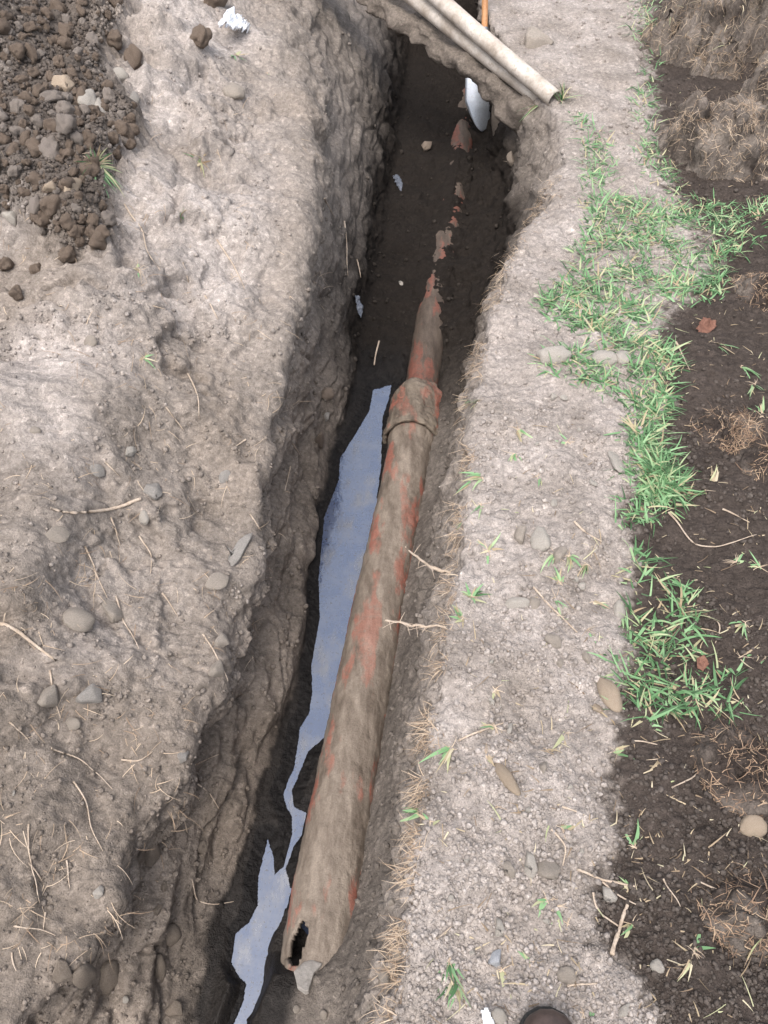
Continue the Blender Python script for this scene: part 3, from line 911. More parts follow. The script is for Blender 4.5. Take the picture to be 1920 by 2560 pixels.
S(922, 318, 26, 22, -30, 'brown', 'a', 'lone brown stone on the dark trench floor')
S(865, 614, 14, 12, 20, 'pale', 'a', 'small pale chip on the trench floor before the red pipe')
S(1150, 95, 84, 76, 20, 'dusty', 'r', 'big smooth boulder sunk in the soil behind the pale pipes', flat=.5, sink=.35)
S(1076, 262, 36, 64, 8, 'earth', 'r', 'upright cobble in the trench wall beside the shovel', flat=.5, sink=.4)
S(1106, 345, 30, 32, 0, 'earth', 'r', 'small cobble in the trench wall below the upright cobble')
# on the bare strip
S(1199, 774, 76, 26, 4, 'pale', 'r', 'long cream stone at the top of the bare strip', flat=.9)
S(1308, 777, 54, 26, -6, 'pale', 'r', 'cream stone in the grass next to a smaller cream one')
S(1346, 777, 34, 24, 0, 'pale', 'r', 'smaller cream stone in the grass')
S(1331, 998, 34, 52, 0, 'pale', 'r', 'pale half-buried stone at the edge of the grass', flat=.4)
S(1126, 1163, 42, 66, 6, 'dusty', 'a', 'pointed grey-brown stone beside two rounder pale ones', flat=.7)
S(1170, 1170, 42, 40, 0, 'pale', 'r', 'rounder pale stone between the pointed one and another')
S(1206, 1203, 40, 56, -20, 'dusty', 'a', 'lumpy stone at the end of a row of three')
S(1118, 1304, 54, 26, 0, 'pale', 'r', 'flat oval pale stone on the bare strip')
S(1154, 1304, 24, 26, 0, 'dusty', 'r', 'small round stone against the flat oval one')
S(1194, 1384, 38, 26, -28, 'dusty', 'r', 'oval stone pointing across the bare strip')
S(1267, 1424, 24, 36, 20, 'dusty', 'a', 'upright chip beside the grass on the bare strip')
S(1336, 1318, 26, 40, 0, 'pale', 'r', 'pale stone under the grass blades')
S(1209, 1436, 24, 26, 0, 'dusty', 'r', 'round pebble on the bare strip')
S(1316, 1504, 40, 66, 6, 'tan', 'r', 'tan upright stone against the lower patch of grass', flat=.8, sink=.22)
S(1291, 1534, 26, 22, 0, 'tan', 'a', 'small tan stone at the foot of the tan upright one')
S(1094, 1684, 26, 72, 16, 'tan', 'r', 'long finger-shaped stone lying on crumbly soil', flat=1.0, sink=.2)
S(1174, 1661, 26, 26, 0, 'dusty', 'r', 'round dusty pebble right of the finger-shaped stone')
S(1140, 1869, 46, 58, -6, 'pale', 'a', 'pale angular chunk on the crumbly strip')
S(1186, 1884, 56, 52, 0, 'dusty', 'a', 'wide dusty lump beside the pale angular chunk')
S(1100, 1879, 44, 40, 0, 'dusty', 'r', 'rounded dusty lump by the pale angular chunk')
S(1075, 2004, 32, 40, 0, 'pale', 'a', 'pale chip standing on crumbly soil')
S(1074, 2076, 54, 44, 25, 'blue', 'a', 'bluish grey stone with a green blade across it')
S(1624, 1784, 58, 46, -8, 'tan', 'r', 'rounded tan stone in the dark topsoil')
S(1310, 1934, 50, 42, 10, 'pale', 'a', 'pale chunk wrapped by loose pale roots')
S(1419, 2089, 28, 26, 0, 'pale', 'r', 'small pale stone in the dark topsoil')
S(1224, 2106, 40, 34, 0, 'dusty', 'r', 'dusty lump near the boot')
S(1349, 2186, 56, 30, 28, 'pale', 'a', 'cream chip lying right of the boot')
S(1079, 2196, 36, 30, 0, 'pale', 'r', 'whitish stone next to the white strip')
for a in [(1194, 859, 20, 18), (1218, 861, 20, 16), (1242, 1251, 20, 18), (1257, 1267, 16, 16), (1197, 1088, 14, 14), (1281, 1045, 13, 14), (1102, 1576, 22, 24), (1062, 1516, 20, 20), (1254, 1839, 18, 18), (1020, 2060, 18, 18), (975, 1940, 14, 14), (1180, 1990, 20, 18), (1010, 1860, 15, 15), (1140, 1750, 16, 18), (1230, 1700, 18, 16), (1060, 1430, 14, 14), (1160, 960, 13, 12), (1250, 930, 12, 12)]:
    S(*a, random.uniform(-40, 40), 'pale', 'r' if a[0] % 2 else 'a', 'small pale pebble on the bare strip near ' + near(a[0], a[1]), 'pebbles on the bare strip')
for a in [(845, 1950, 18, 18), (890, 1935, 14, 14), (830, 2110, 22, 24), (862, 2060, 26, 22), (800, 2180, 16, 16), (905, 1700, 14, 14), (700, 2190, 18, 16), (640, 2180, 16, 14)]:
    S(*a, random.uniform(-40, 40), 'dusty', 'r', 'small grey pebble in the loose fill beside the pipe', 'pebbles beside the pipe')

# broken piece of pipe wall at the near end
pts = [(440, 1320), (560, 1210), (650, 1185), (770, 1230), (680, 1330), (640, 1450), (610, 1540), (570, 1552), (480, 1490), (465, 1400)]
poly = [((640 + x * .217) / 1.1573, (2150 + y * .217) / 1.1573) for x, y in pts]
c0, cn = hit(sum(p[0] for p in poly) / len(poly), sum(p[1] for p in poly) / len(poly))
V = []
for p in poly:
    dr = ray(*p)
    tt = (c0 - CAMV).dot(cn) / dr.dot(cn)
    V.append(CAMV + dr * tt + cn * .012)
n = len(V)
V2 = [v - cn * .014 for v in V]
me = bpy.data.meshes.new('pipe_shard')
me.from_pydata([tuple(v) for v in V + V2], [], [tuple(range(n)), tuple(range(2 * n - 1, n - 1, -1))] + [(i, (i + n), (i + 1) % n + n, (i + 1) % n) for i in range(n)])
me.materials.append(M_ROCK['grey'])
sh = obj('pipe_shard', me)
bv = sh.modifiers.new('edge', 'BEVEL'); bv.width = .002; bv.segments = 2
tag(sh, 'pale flat broken shard lying below the hole in the pipe', 'shard')

# ================================================================== CLODS
cnt = 0
spots = []
for _ in range(9000):
    x, y = random.uniform(-40, 300), random.uniform(-20, 545)
    sdv = float(poly_sd(np.array([x], np.float32), np.array([y], np.float32), PILE)[0])
    if sdv > 6 or (sdv > -10 and random.random() < .5):
        continue
    w_ = random.choice((11, 13, 15, 17, 20, 24, 28, 36)) * random.uniform(.85, 1.2)
    if y < 200: w_ *= .8
    if any((x - a) ** 2 + (y - b_) ** 2 < (.36 * (w_ + c_)) ** 2 for a, b_, c_ in spots):
        continue
    spots.append((x, y, w_))
    if len(spots) >= 290: break
for x, y, w_ in spots:
    p, n = hit(x, y)
    o = put_rock('soil_clod', with_mat(random.choice(CLOD), M_CLOD if random.random() < .7 else M_CLODL), x, y, w_, w_ * random.uniform(.8, 1.1), random.uniform(0, 180), .85, .3, (p, n))
    tag(o, ('large' if w_ > 27 else 'middling' if w_ > 15 else 'small') + ' crumbly soil clod in the dark pile near ' + near(x, y), 'soil clod', 'clods in the dark soil pile')
for x, y, w_ in [(140, 550, 34), (218, 522, 34), (195, 505, 28), (160, 498, 28), (10, 572, 30), (85, 582, 22), (262, 280, 40), (278, 310, 26), (280, 130, 36), (465, 6, 40), (430, 85, 36), (245, 85, 34), (40, 640, 26)]:
    o = put_rock('soil_clod', with_mat(random.choice(CLOD), M_CLOD), x, y, w_, w_, random.uniform(0, 180), 1.0, .2)
    tag(o, ('large' if w_ > 33 else 'small') + ' dark clod fallen off the pile, nearest ' + near(x, y), 'soil clod', 'clods fallen from the pile')

# ---- crumbs too small to count, carrying the colour of the soil they lie on
ico = bmesh.new(); bmesh.ops.create_icosphere(ico, subdivisions=1, radius=1)
IV = np.array([v.co[:] for v in ico.verts], np.float32); IF = np.array([[v.index for v in f.verts] for f in ico.faces], np.int32); ico.free()
SOILA = np.stack([np.maximum(darkm * .95, pilem * .8).ravel(), mud.ravel(), claym.ravel()], 1)
SOILB = np.stack([pale.ravel(), moist_shade.ravel(), np.full(pale.size, .5)], 1)
OV = np.array([(1, 0, 0), (-1, 0, 0), (0, 1, 0), (0, -1, 0), (0, 0, 1), (0, 0, -1)], np.float32)
OF = np.array([(0, 2, 4), (2, 1, 4), (1, 3, 4), (3, 0, 4), (2, 0, 5), (1, 2, 5), (3, 1, 5), (0, 3, 5)], np.int32)
def crumbs(name, spots_, label, dark=0.0):
    rec = {0: [], 1: []}
    for x, y, w_ in spots_:
        d = ray(x, y).normalized()
        p, n, i, t_ = GT.ray_cast(CAMV, d)
        if p is None: continue
        if n.dot(d) > 0: n = -n
        r = w_ * mpp(p) / 2
        q = p + n * (r * .3)
        rec[1 if w_ > 7 else 0].append((q.x, q.y, q.z, r, FA[i, 0]))
    VV, FF, C1, C2 = [], [], [], []
    k = 0
    for big, (bv_, bf_) in ((0, (OV, OF)), (1, (IV, IF))):
        if not rec[big]: continue
        A_ = np.array(rec[big]); m = len(A_); nv = len(bv_)
        Q = bv_[None] * rng.uniform(.7, 1.15, (m, 1, 3)) * rng.uniform(.75, 1.2, (m, nv, 1)) * A_[:, 3][:, None, None]
        ax_ = rng.normal(size=(m, 3)); ax_ /= np.linalg.norm(ax_, axis=1, keepdims=True)
        th_ = rng.uniform(0, 6.28, m)
        c_, s_ = np.cos(th_)[:, None, None], np.sin(th_)[:, None, None]
        Q = Q * c_ + np.cross(ax_[:, None, :], Q) * s_ + ax_[:, None, :] * (np.sum(ax_[:, None, :] * Q, -1, keepdims=True)) * (1 - c_)
        VV.append((Q + A_[:, None, :3]).reshape(-1, 3))
        FF.append((bf_[None] + (np.arange(m) * nv)[:, None, None]).reshape(-1, 3) + k)
        k += m * nv
        vi = A_[:, 4].astype(int)
        s2 = SOILB[vi].copy(); s2[:, 0] = np.clip(s2[:, 0] + rng.uniform(-.15, .5, m) * (1 - s2[:, 1]), 0, 1); s2[:, 1] *= .9
        C1.append(np.repeat(SOILA[vi] * np.array([.85, 1, 1]), nv, 0)); C2.append(np.repeat(s2, nv, 0))
    me = mesh_np(name, np.concatenate(VV), np.concatenate(FF), M_SOIL, smooth=False)
    C1 = np.concatenate(C1); C2 = np.concatenate(C2)
    add_col(me, 'soil', C1[:, 0], C1[:, 1], C1[:, 2]); add_col(me, 'soil2', C2[:, 0], C2[:, 1], C2[:, 2])
    return tag(obj(name, me), label, None, None, 'stuff')
NT = 130000
cx_ = rng.uniform(-5, 1664, NT); cy_ = rng.uniform(-5, 2220, NT)
def li(line): return np.interp(cy_, [q[1] for q in line], [q[0] for q in line])
lr_, ll_, bl_, pr_ = li(LIP_R), li(LIP_L), li(BASE_L), li(PIPE_R)
cn1 = pn(np.stack([cx_ * .006, cy_ * .006, 0 * cx_ + 1], 1), 1.0, 6) + .5 * pn(np.stack([cx_ * .02, cy_ * .02, 0 * cx_ + 1], 1), 1.0, 7)
prob = np.where(cx_ > lr_, .1 + .45 * sstep(0, .4, cn1) + .35 * sstep(1450, 1850, cy_), np.where(cx_ < ll_, .03 + .26 * sstep(.05, .5, cn1), .08))
prob = np.where((cx_ > bl_ - 5) & (cx_ < pr_) & (cy_ > 780), 0, prob)
prob *= .35 + .65 * sstep(-50, 1300, cy_)
kp = rng.random(NT) < prob
szs = np.array([3, 3, 3.5, 4, 4, 4.5, 5, 5, 6, 6, 7, 8, 9, 11, 14])
sp_ = list(zip(cx_[kp].tolist(), cy_[kp].tolist(), (rng.choice(szs, int(kp.sum())) * (.75 + .35 * sstep(200, 1800, cy_[kp]))).tolist()))
crumbs('soil_crumbs', sp_, 'small crumbs of soil strewn over the banks')
sp_ = []
while len(sp_) < 2600:
    x, y = random.uniform(-10, 320), random.uniform(-5, 560)
    if float(poly_sd(np.array([x], np.float32), np.array([y], np.float32), PILE)[0]) < 4:
        sp_.append((x, y, random.choice((5, 6, 8, 10, 12))))
crumbs('pile_crumbs', sp_, 'small crumbs filling the dark soil pile')

# ================================================================== GRASS
def blade_mat(name, cols_, rough=.5, trans=.25):
    m, t, b = new_mat(name)
    g = N(t, 'ShaderNodeNewGeometry')
    c = ramp(t, g.outputs['Random Per Island'], cols_)
    t.links.new(c, b.inputs['Base Color'])
    b.inputs['Roughness'].default_value = rough
    b.inputs['Specular IOR Level'].default_value = .35
    tr = N(t, 'ShaderNodeBsdfTranslucent')
    t.links.new(c, tr.inputs['Color'])
    mx = N(t, 'ShaderNodeMixShader'); mx.inputs[0].default_value = trans
    out = [n for n in t.nodes if n.type == 'OUTPUT_MATERIAL'][0]
    t.links.new(b.outputs[0], mx.inputs[1]); t.links.new(tr.outputs[0], mx.inputs[2])
    t.links.new(mx.outputs[0], out.inputs['Surface'])
    return m
M_GRASS = blade_mat('grass_blade', [(0, (.04, .085, .035)), (.2, (.085, .18, .075)), (.48, (.15, .295, .13)), (.68, (.25, .41, .21)), (.8, (.35, .44, .24)), (.9, (.45, .4, .25)), (1, (.33, .24, .15))])
M_STRAW = blade_mat('straw', [(0, (.16, .11, .07)), (.35, (.27, .2, .13)), (.65, (.4, .32, .21)), (.85, (.52, .45, .32)), (1, (.3, .34, .17))], .6, .15)
M_ROOT = blade_mat('fine_root', [(0, (.22, .15, .1)), (.5, (.36, .27, .19)), (1, (.5, .4, .3))], .8, 0)
M_ROOTB = blade_mat('brown_root', [(0, (.12, .075, .05)), (.5, (.25, .165, .11)), (1, (.42, .31, .21))], .8, 0)
def ribbons(name, items, mat):
    """items: (base, direction, up, length, width, droop, bend) -> one mesh of blades"""
    VV, FF = [], []
    k = 0
    for p, d, up, L, wd, dr, bend in items:
        sd_ = d.cross(up)
        sd_ = sd_.normalized() if sd_.length > 1e-6 else Vector((1, 0, 0))
        for j in range(5):
            s_ = j / 4
            c = p + d * (L * s_) - Vector((0, 0, 1)) * (dr * L * s_ * s_) + sd_ * (bend * L * s_ * s_)
            ww = wd * (1 - s_ ** 2.2) * .5 + .0002
            fold = up * (ww * .35)
            VV.append(c - sd_ * ww + fold); VV.append(c + sd_ * ww + fold)
        for j in range(4):
            FF.append((k + 2 * j, k + 2 * j + 1, k + 2 * j + 3, k + 2 * j + 2))
        k += 10
    return mesh_np(name, [v[:] for v in VV], FF, mat)
def rdir(up, tilt_lo, tilt_hi):
    a = random.uniform(0, 2 * math.pi); tl = R(random.uniform(tilt_lo, tilt_hi))
    u = up.orthogonal().normalized(); v = up.cross(u)
    return (up * math.cos(tl) + (u * math.cos(a) + v * math.sin(a)) * math.sin(tl)).normalized()
G1 = [(1236, 240), (1300, 280), (1335, 330), (1310, 420), (1400, 440), (1460, 425), (1560, 440), (1660, 440), (1660, 515), (1570, 555), (1552, 640), (1480, 662), (1420, 645), (1405, 700), (1465, 790), (1430, 880), (1360, 880),
      (1290, 830), (1170, 806), (1160, 772), (1280, 752), (1300, 730), (1200, 700), (1165, 660), (1220, 600), (1255, 500), (1262, 420), (1262, 340)]
G2 = [(1355, 860), (1440, 850), (1432, 950), (1470, 1050), (1430, 1120), (1325, 1135), (1375, 1050), (1362, 950)]
G3 = [(1365, 1170), (1420, 1200), (1510, 1300), (1495, 1400), (1585, 1450), (1592, 1530), (1450, 1545), (1380, 1575), (1310, 1565), (1345, 1480), (1315, 1400), (1355, 1300)]
G4 = [(1350, -20), (1412, -20), (1420, 130), (1400, 250), (1440, 330), (1475, 420), (1425, 432), (1385, 340), (1372, 220), (1400, 110), (1355, 50)]
def in_poly_pts(poly, n):
    a = np.array(poly); out = []
    while len(out) < n:
        x = rng.uniform(a[:, 0].min(), a[:, 0].max(), 400).astype(np.float32); y = rng.uniform(a[:, 1].min(), a[:, 1].max(), 400).astype(np.float32)
        s_ = poly_sd(x, y, poly)
        out += [(float(u), float(v)) for u, v, q in zip(x, y, s_) if q < random.uniform(-14, 14)]
    return out[:n]
items = []
for poly, n in ((G1, 11500), (G2, 2500), (G3, 1350), (G4, 1300)):
    pts_ = [hit(x, y) for x, y in in_poly_pts(poly, n)]
    xy = np.array([(p.x, p.y, 0) for p, _ in pts_])
    cls = pn(xy, 8, 5) + .6 * pn(xy + np.array([0, 0, 3]), 22, 5)
    for (p, nn), cl in zip(pts_, cls.tolist()):
        if random.random() < .8 * float(sstep(.15, -.35, cl)): continue
        L = random.uniform(.015, .085) * (1.15 if cl > .3 else .9)
        items.append((p - nn * .004, rdir(nn, 52, 93), nn, L, random.uniform(.0022, .0068), random.uniform(.05, .35), random.uniform(-.25, .25)))
tag(obj('grass', ribbons('grass', items, M_GRASS)), 'ragged strip of green grass between bare strip and dark topsoil', None, None, 'stuff')
# cut blades and straw lying about on the topsoil and the strip
items = []
for poly, n in (([(1380, 560), (1660, 520), (1660, 2212), (1380, 2212), (1320, 1800), (1400, 1100)], 420), ([(1060, 900), (1300, 900), (1300, 2200), (900, 2200)], 200), ([(1420, 0), (1660, 0), (1660, 500), (1450, 420)], 160)):
    for x, y in in_poly_pts(poly, n):
        p, nn = hit(x, y)
        items.append((p + nn * .004, rdir(nn, 78, 95), nn, random.choice((.006, .008, .012, .016, .022, .03, .045)), random.uniform(.0008, .0026), 0, random.uniform(-.3, .3)))
tag(obj('straw_litter', ribbons('straw_litter', items, M_STRAW)), 'dry straw and cut blades littering the soil', None, None, 'stuff')

def tuft(px, py, n, Lmin, Lmax, label, group=None, tilt=(30, 85), lean=None, wd=(.004, .008), straw=.15, name='grass_tuft'):
    p, nn = hit(px, py)
    root = empty(name, p)
    tag(root, label, 'grass', group)
    s = mpp(p)
    it, st = [], []
    for _ in range(n):
        d = rdir(nn, *tilt)
        if lean is not None:
            d = (d * .55 + Vector(lean).normalized()).normalized()
        b_ = p + Vector((random.uniform(-1, 1), random.uniform(-1, 1), 0)) * (5 * s)
        (st if random.random() < straw else it).append((b_ - nn * .004, d, nn, random.uniform(Lmin, Lmax) * s, random.uniform(*wd), random.uniform(.1, .4), random.uniform(-.25, .25)))
    for nm, li, m_ in (('blade', it, M_GRASS), ('dry_blade', st, M_STRAW)):
        if li:
            o = child(nm, ribbons(nm, li, m_), root)
    # root hairs gripping the soil
    hr = [(p + nn * .002, rdir(nn, 80, 110), nn, random.uniform(10, 30) * s, .001, .1, random.uniform(-.4, .4)) for _ in range(8)]
    child('root', ribbons('root', hr, M_ROOT), root)
    return root
LL = 'small green grass tuft on the trench edge'
GG = 'grass tufts on the trench edge'
for x, y, n, a, b_, ln_ in [(1035, 865, 9, 35, 65, (-1, -.6, 0)), (1042, 1030, 8, 40, 75, (-1, -.3, 0)), (1040, 1090, 8, 40, 75, (-.6, -1, 0)), (1055, 1190, 9, 30, 60, None), (1020, 1290, 10, 30, 60, None), (1000, 1335, 8, 30, 55, None), (975, 1615, 9, 45, 90, (-1, -1, 0)),
                          (905, 1755, 9, 25, 50, (-.6, 0, 0)), (930, 1775, 6, 25, 45, None), (972, 2070, 16, 40, 85, (-.2, -1, .2)), (985, 2110, 12, 40, 80, (0, -1, .2)), (1190, 650, 14, 30, 55, None)]:
    tuft(x, y, n, a, b_, LL + ' near ' + near(x, y), GG, lean=ln_)
tuft(1213, 215, 22, 35, 75, 'bushy green grass tuft growing at the end of the pale pipes', tilt=(5, 60))
tuft(1160, 228, 5, 30, 60, 'few loose green blades hanging under the end of pale pipes', lean=(-1, 0, -.2))
tuft(206, 358, 46, 35, 70, 'flattened green grass tuft lying on the dark clod pile', tilt=(55, 88), wd=(.004, .008))
tuft(300, 585, 5, 14, 26, 'tiny green sprig on the pale left bank below the pile', wd=(.004, .007))
tuft(578, 158, 4, 18, 34, 'bright green leaf scrap on the left bank near the trench', wd=(.012, .018), tilt=(70, 88))
tuft(507, 118, 5, 24, 40, 'pale green leaf scrap near the crumpled white scrap', wd=(.008, .014), tilt=(70, 88))
tuft(310, 772, 6, 20, 36, 'thin faded grass wisp in the middle of left bank', straw=.5)
tuft(435, 350, 16, 25, 50, 'dull dried weed tuft on the left bank', straw=.7, tilt=(50, 88))
tuft(390, 470, 12, 20, 45, 'dull dark grass tuft pressed into the left bank', straw=.5, tilt=(50, 88))
SL, SG = 'small loose green grass sprig lying on the bare strip', 'grass sprigs on the bare strip'
for x, y, n in [(1078, 1745, 6), (1215, 1790, 7), (1085, 2095, 4), (1150, 2080, 4), (1200, 1960, 7), (1225, 1995, 5), (1180, 1940, 5), (1050, 1630, 3), (1070, 1570, 3), (1180, 1620, 5), (1330, 1625, 7), (1230, 1200, 9), (1270, 1220, 10), (1210, 1260, 7), (1200, 1290, 6), (1280, 1300, 6), (1120, 930, 8), (1110, 980, 6), (1225, 955, 3), (1200, 1200, 5), (1070, 1490, 4), (1270, 1360, 5), (1160, 1030, 3), (1260, 2190, 5)]:
    tuft(x, y, n, 22, 55, SL + ' near ' + near(x, y), SG, tilt=(40, 88), lean=(random.uniform(-1, 1), random.uniform(-1, .5), .1))
tuft(1225, 1585, 7, 35, 75, 'pale uprooted grass stalk with white stem on the bare strip', straw=.7, lean=(-.2, -1, 0), wd=(.005, .01))
DL, DG = 'loose green grass sprig on the dark topsoil', 'grass sprigs on the dark topsoil'
for x, y, n in [(1548, 742, 9), (1600, 790, 5), (1630, 830, 6), (1645, 900, 7), (1590, 1215, 5), (1640, 1225, 4), (1610, 1345, 6), (1600, 1420, 5), (1655, 1420, 4), (1650, 1625, 8), (1425, 1640, 5), (1370, 1830, 4), (1360, 1925, 10), (1365, 1995, 4), (1500, 2050, 5), (1640, 470, 10), (1480, 1075, 8), (1525, 1060, 5), (1350, 2180, 3)]:
    tuft(x, y, n, 25, 65, DL + ' near ' + near(x, y), DG, tilt=(40, 88), straw=.3, lean=(random.uniform(-1, 1), random.uniform(-1, .7), .05))
tuft(1540, 1040, 8, 30, 60, 'bleached straw stub poking up from the dark topsoil', straw=1.0, tilt=(30, 80), wd=(.003, .007), lean=(.2, 1, .4))
tuft(1500, 2060, 6, 45, 85, 'crossed pale straw stalks on the dark topsoil', straw=1.0, tilt=(80, 90), wd=(.003, .006))
tuft(1500, 40, 60, 40, 80, 'big bleached straw tuft on the overturned turf', straw=.85, tilt=(50, 88), wd=(.004, .009))

# ================================================================== OVERTURNED TURF
def sod(px, py, wpx, hpx, hgt, nf, label, fl=1.0, grass=0, seed=0):
    p, nn = hit(px, py)
    s = mpp(p)
    a, b_ = wpx * s / 2, hpx * s / 2 * 1.25
    root = empty('sod_clump', p); tag(root, label, 'turf clump', 'overturned turf clumps')
    n = 84 if seed < 4 else 48
    g = np.linspace(-1, 1, n)
    gx, gy = np.meshgrid(g, g)
    rr = np.sqrt(gx ** 2 + gy ** 2)
    Q = np.stack([gx * a, gy * b_, np.zeros_like(gx)], -1).astype(np.float32) + np.array(p, np.float32)
    irr = rr + .5 * fbm(Q, 7, 3, 400 + seed)
    prof = np.clip(np.minimum(1 - (irr * 1.12) ** 2, (1 - np.maximum(np.abs(gx), np.abs(gy))) * 4 - .3), -1, 1)
    hh = hgt * np.sign(prof) * np.abs(prof) ** .95
    zg = np.array([[drop(float(x), float(y))[0].z for x, y in zip(r1, r2)] for r1, r2 in zip(Q[..., 0], Q[..., 1])])
    Q[..., 2] = zg - .012 + np.maximum(hh, -.01)
    Q = Q + normals(Q) * ((.03 * fbm(Q, 12, 4, 420 + seed, .6) + .022 * domes(Q, .045, .2, .6, .6, 11)) * np.clip(hh / .03, 0, 1))[..., None].astype(np.float32)
    ii = np.arange(n * n).reshape(n, n)
    F = np.stack([ii[:-1, :-1], ii[:-1, 1:], ii[1:, 1:], ii[1:, :-1]], -1).reshape(-1, 4)
    keepf = (hh.ravel()[F] > -.004).any(1)
    me = mesh_np('soil', Q.reshape(-1, 3), F[keepf], M_SOIL)
    z1 = np.zeros(n * n, np.float32)
    k = np.clip((.42 if seed < 4 else .88) + .7 * fbm(Q, 8, 3, 430 + seed).ravel(), 0, 1)
    add_col(me, 'soil', k, z1, z1 + .2); add_col(me, 'soil2', z1, z1, z1 + 1)
    child('soil', me, root)
    NQ = normals(Q)
    fibm = fbm(Q, 9, 3, 440 + seed)
    its = []
    for _ in range(int(nf * 3.6)):
        i, j = random.randrange(n), random.randrange(n)
        if hh[i, j] <= 0 or fibm[i, j] < random.uniform(-.5, .25): continue
        q = Vector(Q[i, j].tolist()); nn2 = Vector(NQ[i, j].tolist())
        if nn2.z < 0: nn2 = -nn2
        its.append((q, rdir(nn2, 62, 97), nn2, random.uniform(.012, .045) * fl, random.uniform(.0007, .0017), random.uniform(0, .4), random.uniform(-.7, .7)))
    rt = child('roots', ribbons('roots', its, M_ROOTB if seed > 3 else M_ROOT), root); rt['kind'] = 'stuff'
    if grass:
        its = []
        for _ in range(grass):
            i, j = random.randrange(n), random.randrange(n)
            if not (0 < hh[i, j] < hgt * .75): continue
            q = Vector(Q[i, j].tolist())
            its.append((q, rdir(Vector((0, 0, 1)), 50, 100), Vector((0, 0, 1)), random.uniform(.03, .07), random.uniform(.002, .005), .4, random.uniform(-.3, .3)))
        gr = child('grass_fringe', ribbons('grass_fringe', its, M_STRAW), root); gr['kind'] = 'stuff'
sod(1560, 105, 350, 270, .4, 4200, 'large overturned turf clump with bleached straw on top', fl=1.5, grass=1100, seed=1)
sod(1540, 335, 250, 200, .24, 1500, 'rounded bare-topped turf clump with brown roots round it', fl=1.2, seed=2)
sod(1700, 250, 240, 240, .3, 1800, 'turf clump at the edge of the rounded bare-topped one', fl=1.4, seed=3)
sod(1560, 930, 200, 120, .05, 900, 'low mat of matted brown roots beside the grass strip', fl=.9, seed=4)
sod(1635, 1015, 150, 100, .045, 450, 'small brown root mat below the larger low mat', fl=.9, seed=5)
sod(1640, 640, 170, 130, .06, 500, 'brown root clump beyond the grass patch', fl=.9, seed=6)
sod(1590, 1660, 230, 190, .06, 330, 'crumbly turf clump in the dark topsoil with fine roots', fl=.9, seed=7)
sod(1600, 1960, 240, 170, .04, 330, 'low rusty-brown turf clump in the dark topsoil', fl=.9, seed=8)

# ================================================================== ROOTS AND TWIGS
M_TWIG = simple_mat('pale_twig', (.36, .28, .21), (.5, .41, .33), 40, .85)
def ground_root(pts, w0, w1, label, group=None, name='root', lift=.004, branch=0):
    path = []
    for (x0, y0), (x1, y1) in zip(pts[:-1], pts[1:]):
        st = max(3, int(math.hypot(x1 - x0, y1 - y0) / 9))
        for i in range(st):
            u = i / st
            x = x0 + (x1 - x0) * u + random.uniform(-1.3, 1.3); y = y0 + (y1 - y0) * u + random.uniform(-1.3, 1.3)
            path.append((x, y))
    path.append(pts[-1])
    Q = []
    for x, y in path:
        p, n = hit(x, y)
        Q.append(p + n * lift)
    # iron out jumps in depth
    for _ in range(3):
        Q = [Q[0]] + [(Q[i - 1] + Q[i] * 2 + Q[i + 1]) / 4 for i in range(1, len(Q) - 1)] + [Q[-1]]
    s = mpp(Q[0])
    o = obj(name, tube(Q, w0 * s / 2, w1 * s / 2, 6, M_TWIG, name, .15))
    return tag(o, label, 'root' if name == 'root' else 'twig', group)
ground_root([(108, 1098), (135, 1108), (200, 1106), (260, 1095), (306, 1078)], 5, 9, 'long pale bent twig lying on the left bank', name='twig')
ground_root([(0, 1345), (45, 1368), (95, 1410), (122, 1425)], 9, 5, 'thick pinkish root lying at the far side of left bank')
ground_root([(820, 738), (812, 765), (808, 790)], 4, 3, 'short twig leaning on mud at the head of the water', name='twig')
LR, LG = 'thin pale root on the left bank', 'thin roots on the left bank'
for pts in [[(62, 1780), (60, 1830), (72, 1895), (82, 1948)], [(60, 1865), (78, 1885), (90, 1905)], [(158, 1690), (185, 1730), (195, 1790), (222, 1837)], [(30, 2000), (60, 2003), (95, 2008), (120, 2024)], [(97, 1975), (95, 2008)], [(110, 1620), (170, 1640), (215, 1675), (242, 1706)], [(265, 1640), (300, 1648), (330, 1624)],
            [(268, 440), (285, 470), (308, 492), (314, 545), (345, 585)], [(470, 520), (495, 560), (520, 600), (528, 626)], [(395, 570), (410, 610)], [(530, 950), (500, 970)], [(540, 1110), (562, 1146)], [(250, 1290), (270, 1350), (300, 1402)], [(200, 1230), (218, 1262), (230, 1292)], [(440, 1370), (470, 1420), (490, 1472)], [(180, 1180), (210, 1240), (205, 1290)],
            [(110, 1450), (115, 1500), (130, 1552)], [(405, 810), (425, 850), (430, 905)], [(230, 1000), (262, 1030)], [(300, 1160), (330, 1200), (325, 1240)], [(145, 1860), (150, 1920)], [(25, 2060), (35, 2100)], [(240, 1120), (258, 1180)], [(350, 1280), (385, 1330)], [(445, 640), (470, 690)], [(20, 1560), (62, 1600)], [(360, 880), (395, 930)]]:
    ground_root(pts, 4.2, 1.6, LR + ' near ' + near(*pts[-1]), LG)
WL, WG = 'fine pale root trailing on the lower trench wall', 'fine roots on the lower trench wall'
for pts in [[(744, 480), (748, 540), (750, 597)], [(430, 1695), (455, 1715), (471, 1748)], [(413, 1900), (424, 1945), (460, 1956), (505, 1948)], [(420, 1652), (445, 1642), (470, 1630)], [(630, 955), (650, 987)], [(625, 1010), (615, 1060)], [(395, 1760), (402, 1800)], [(770, 560), (778, 600)], [(700, 430), (720, 470)]]:
    ground_root(pts, 3.6, 1.6, WL + ' near ' + near(*pts[-1]), WG)
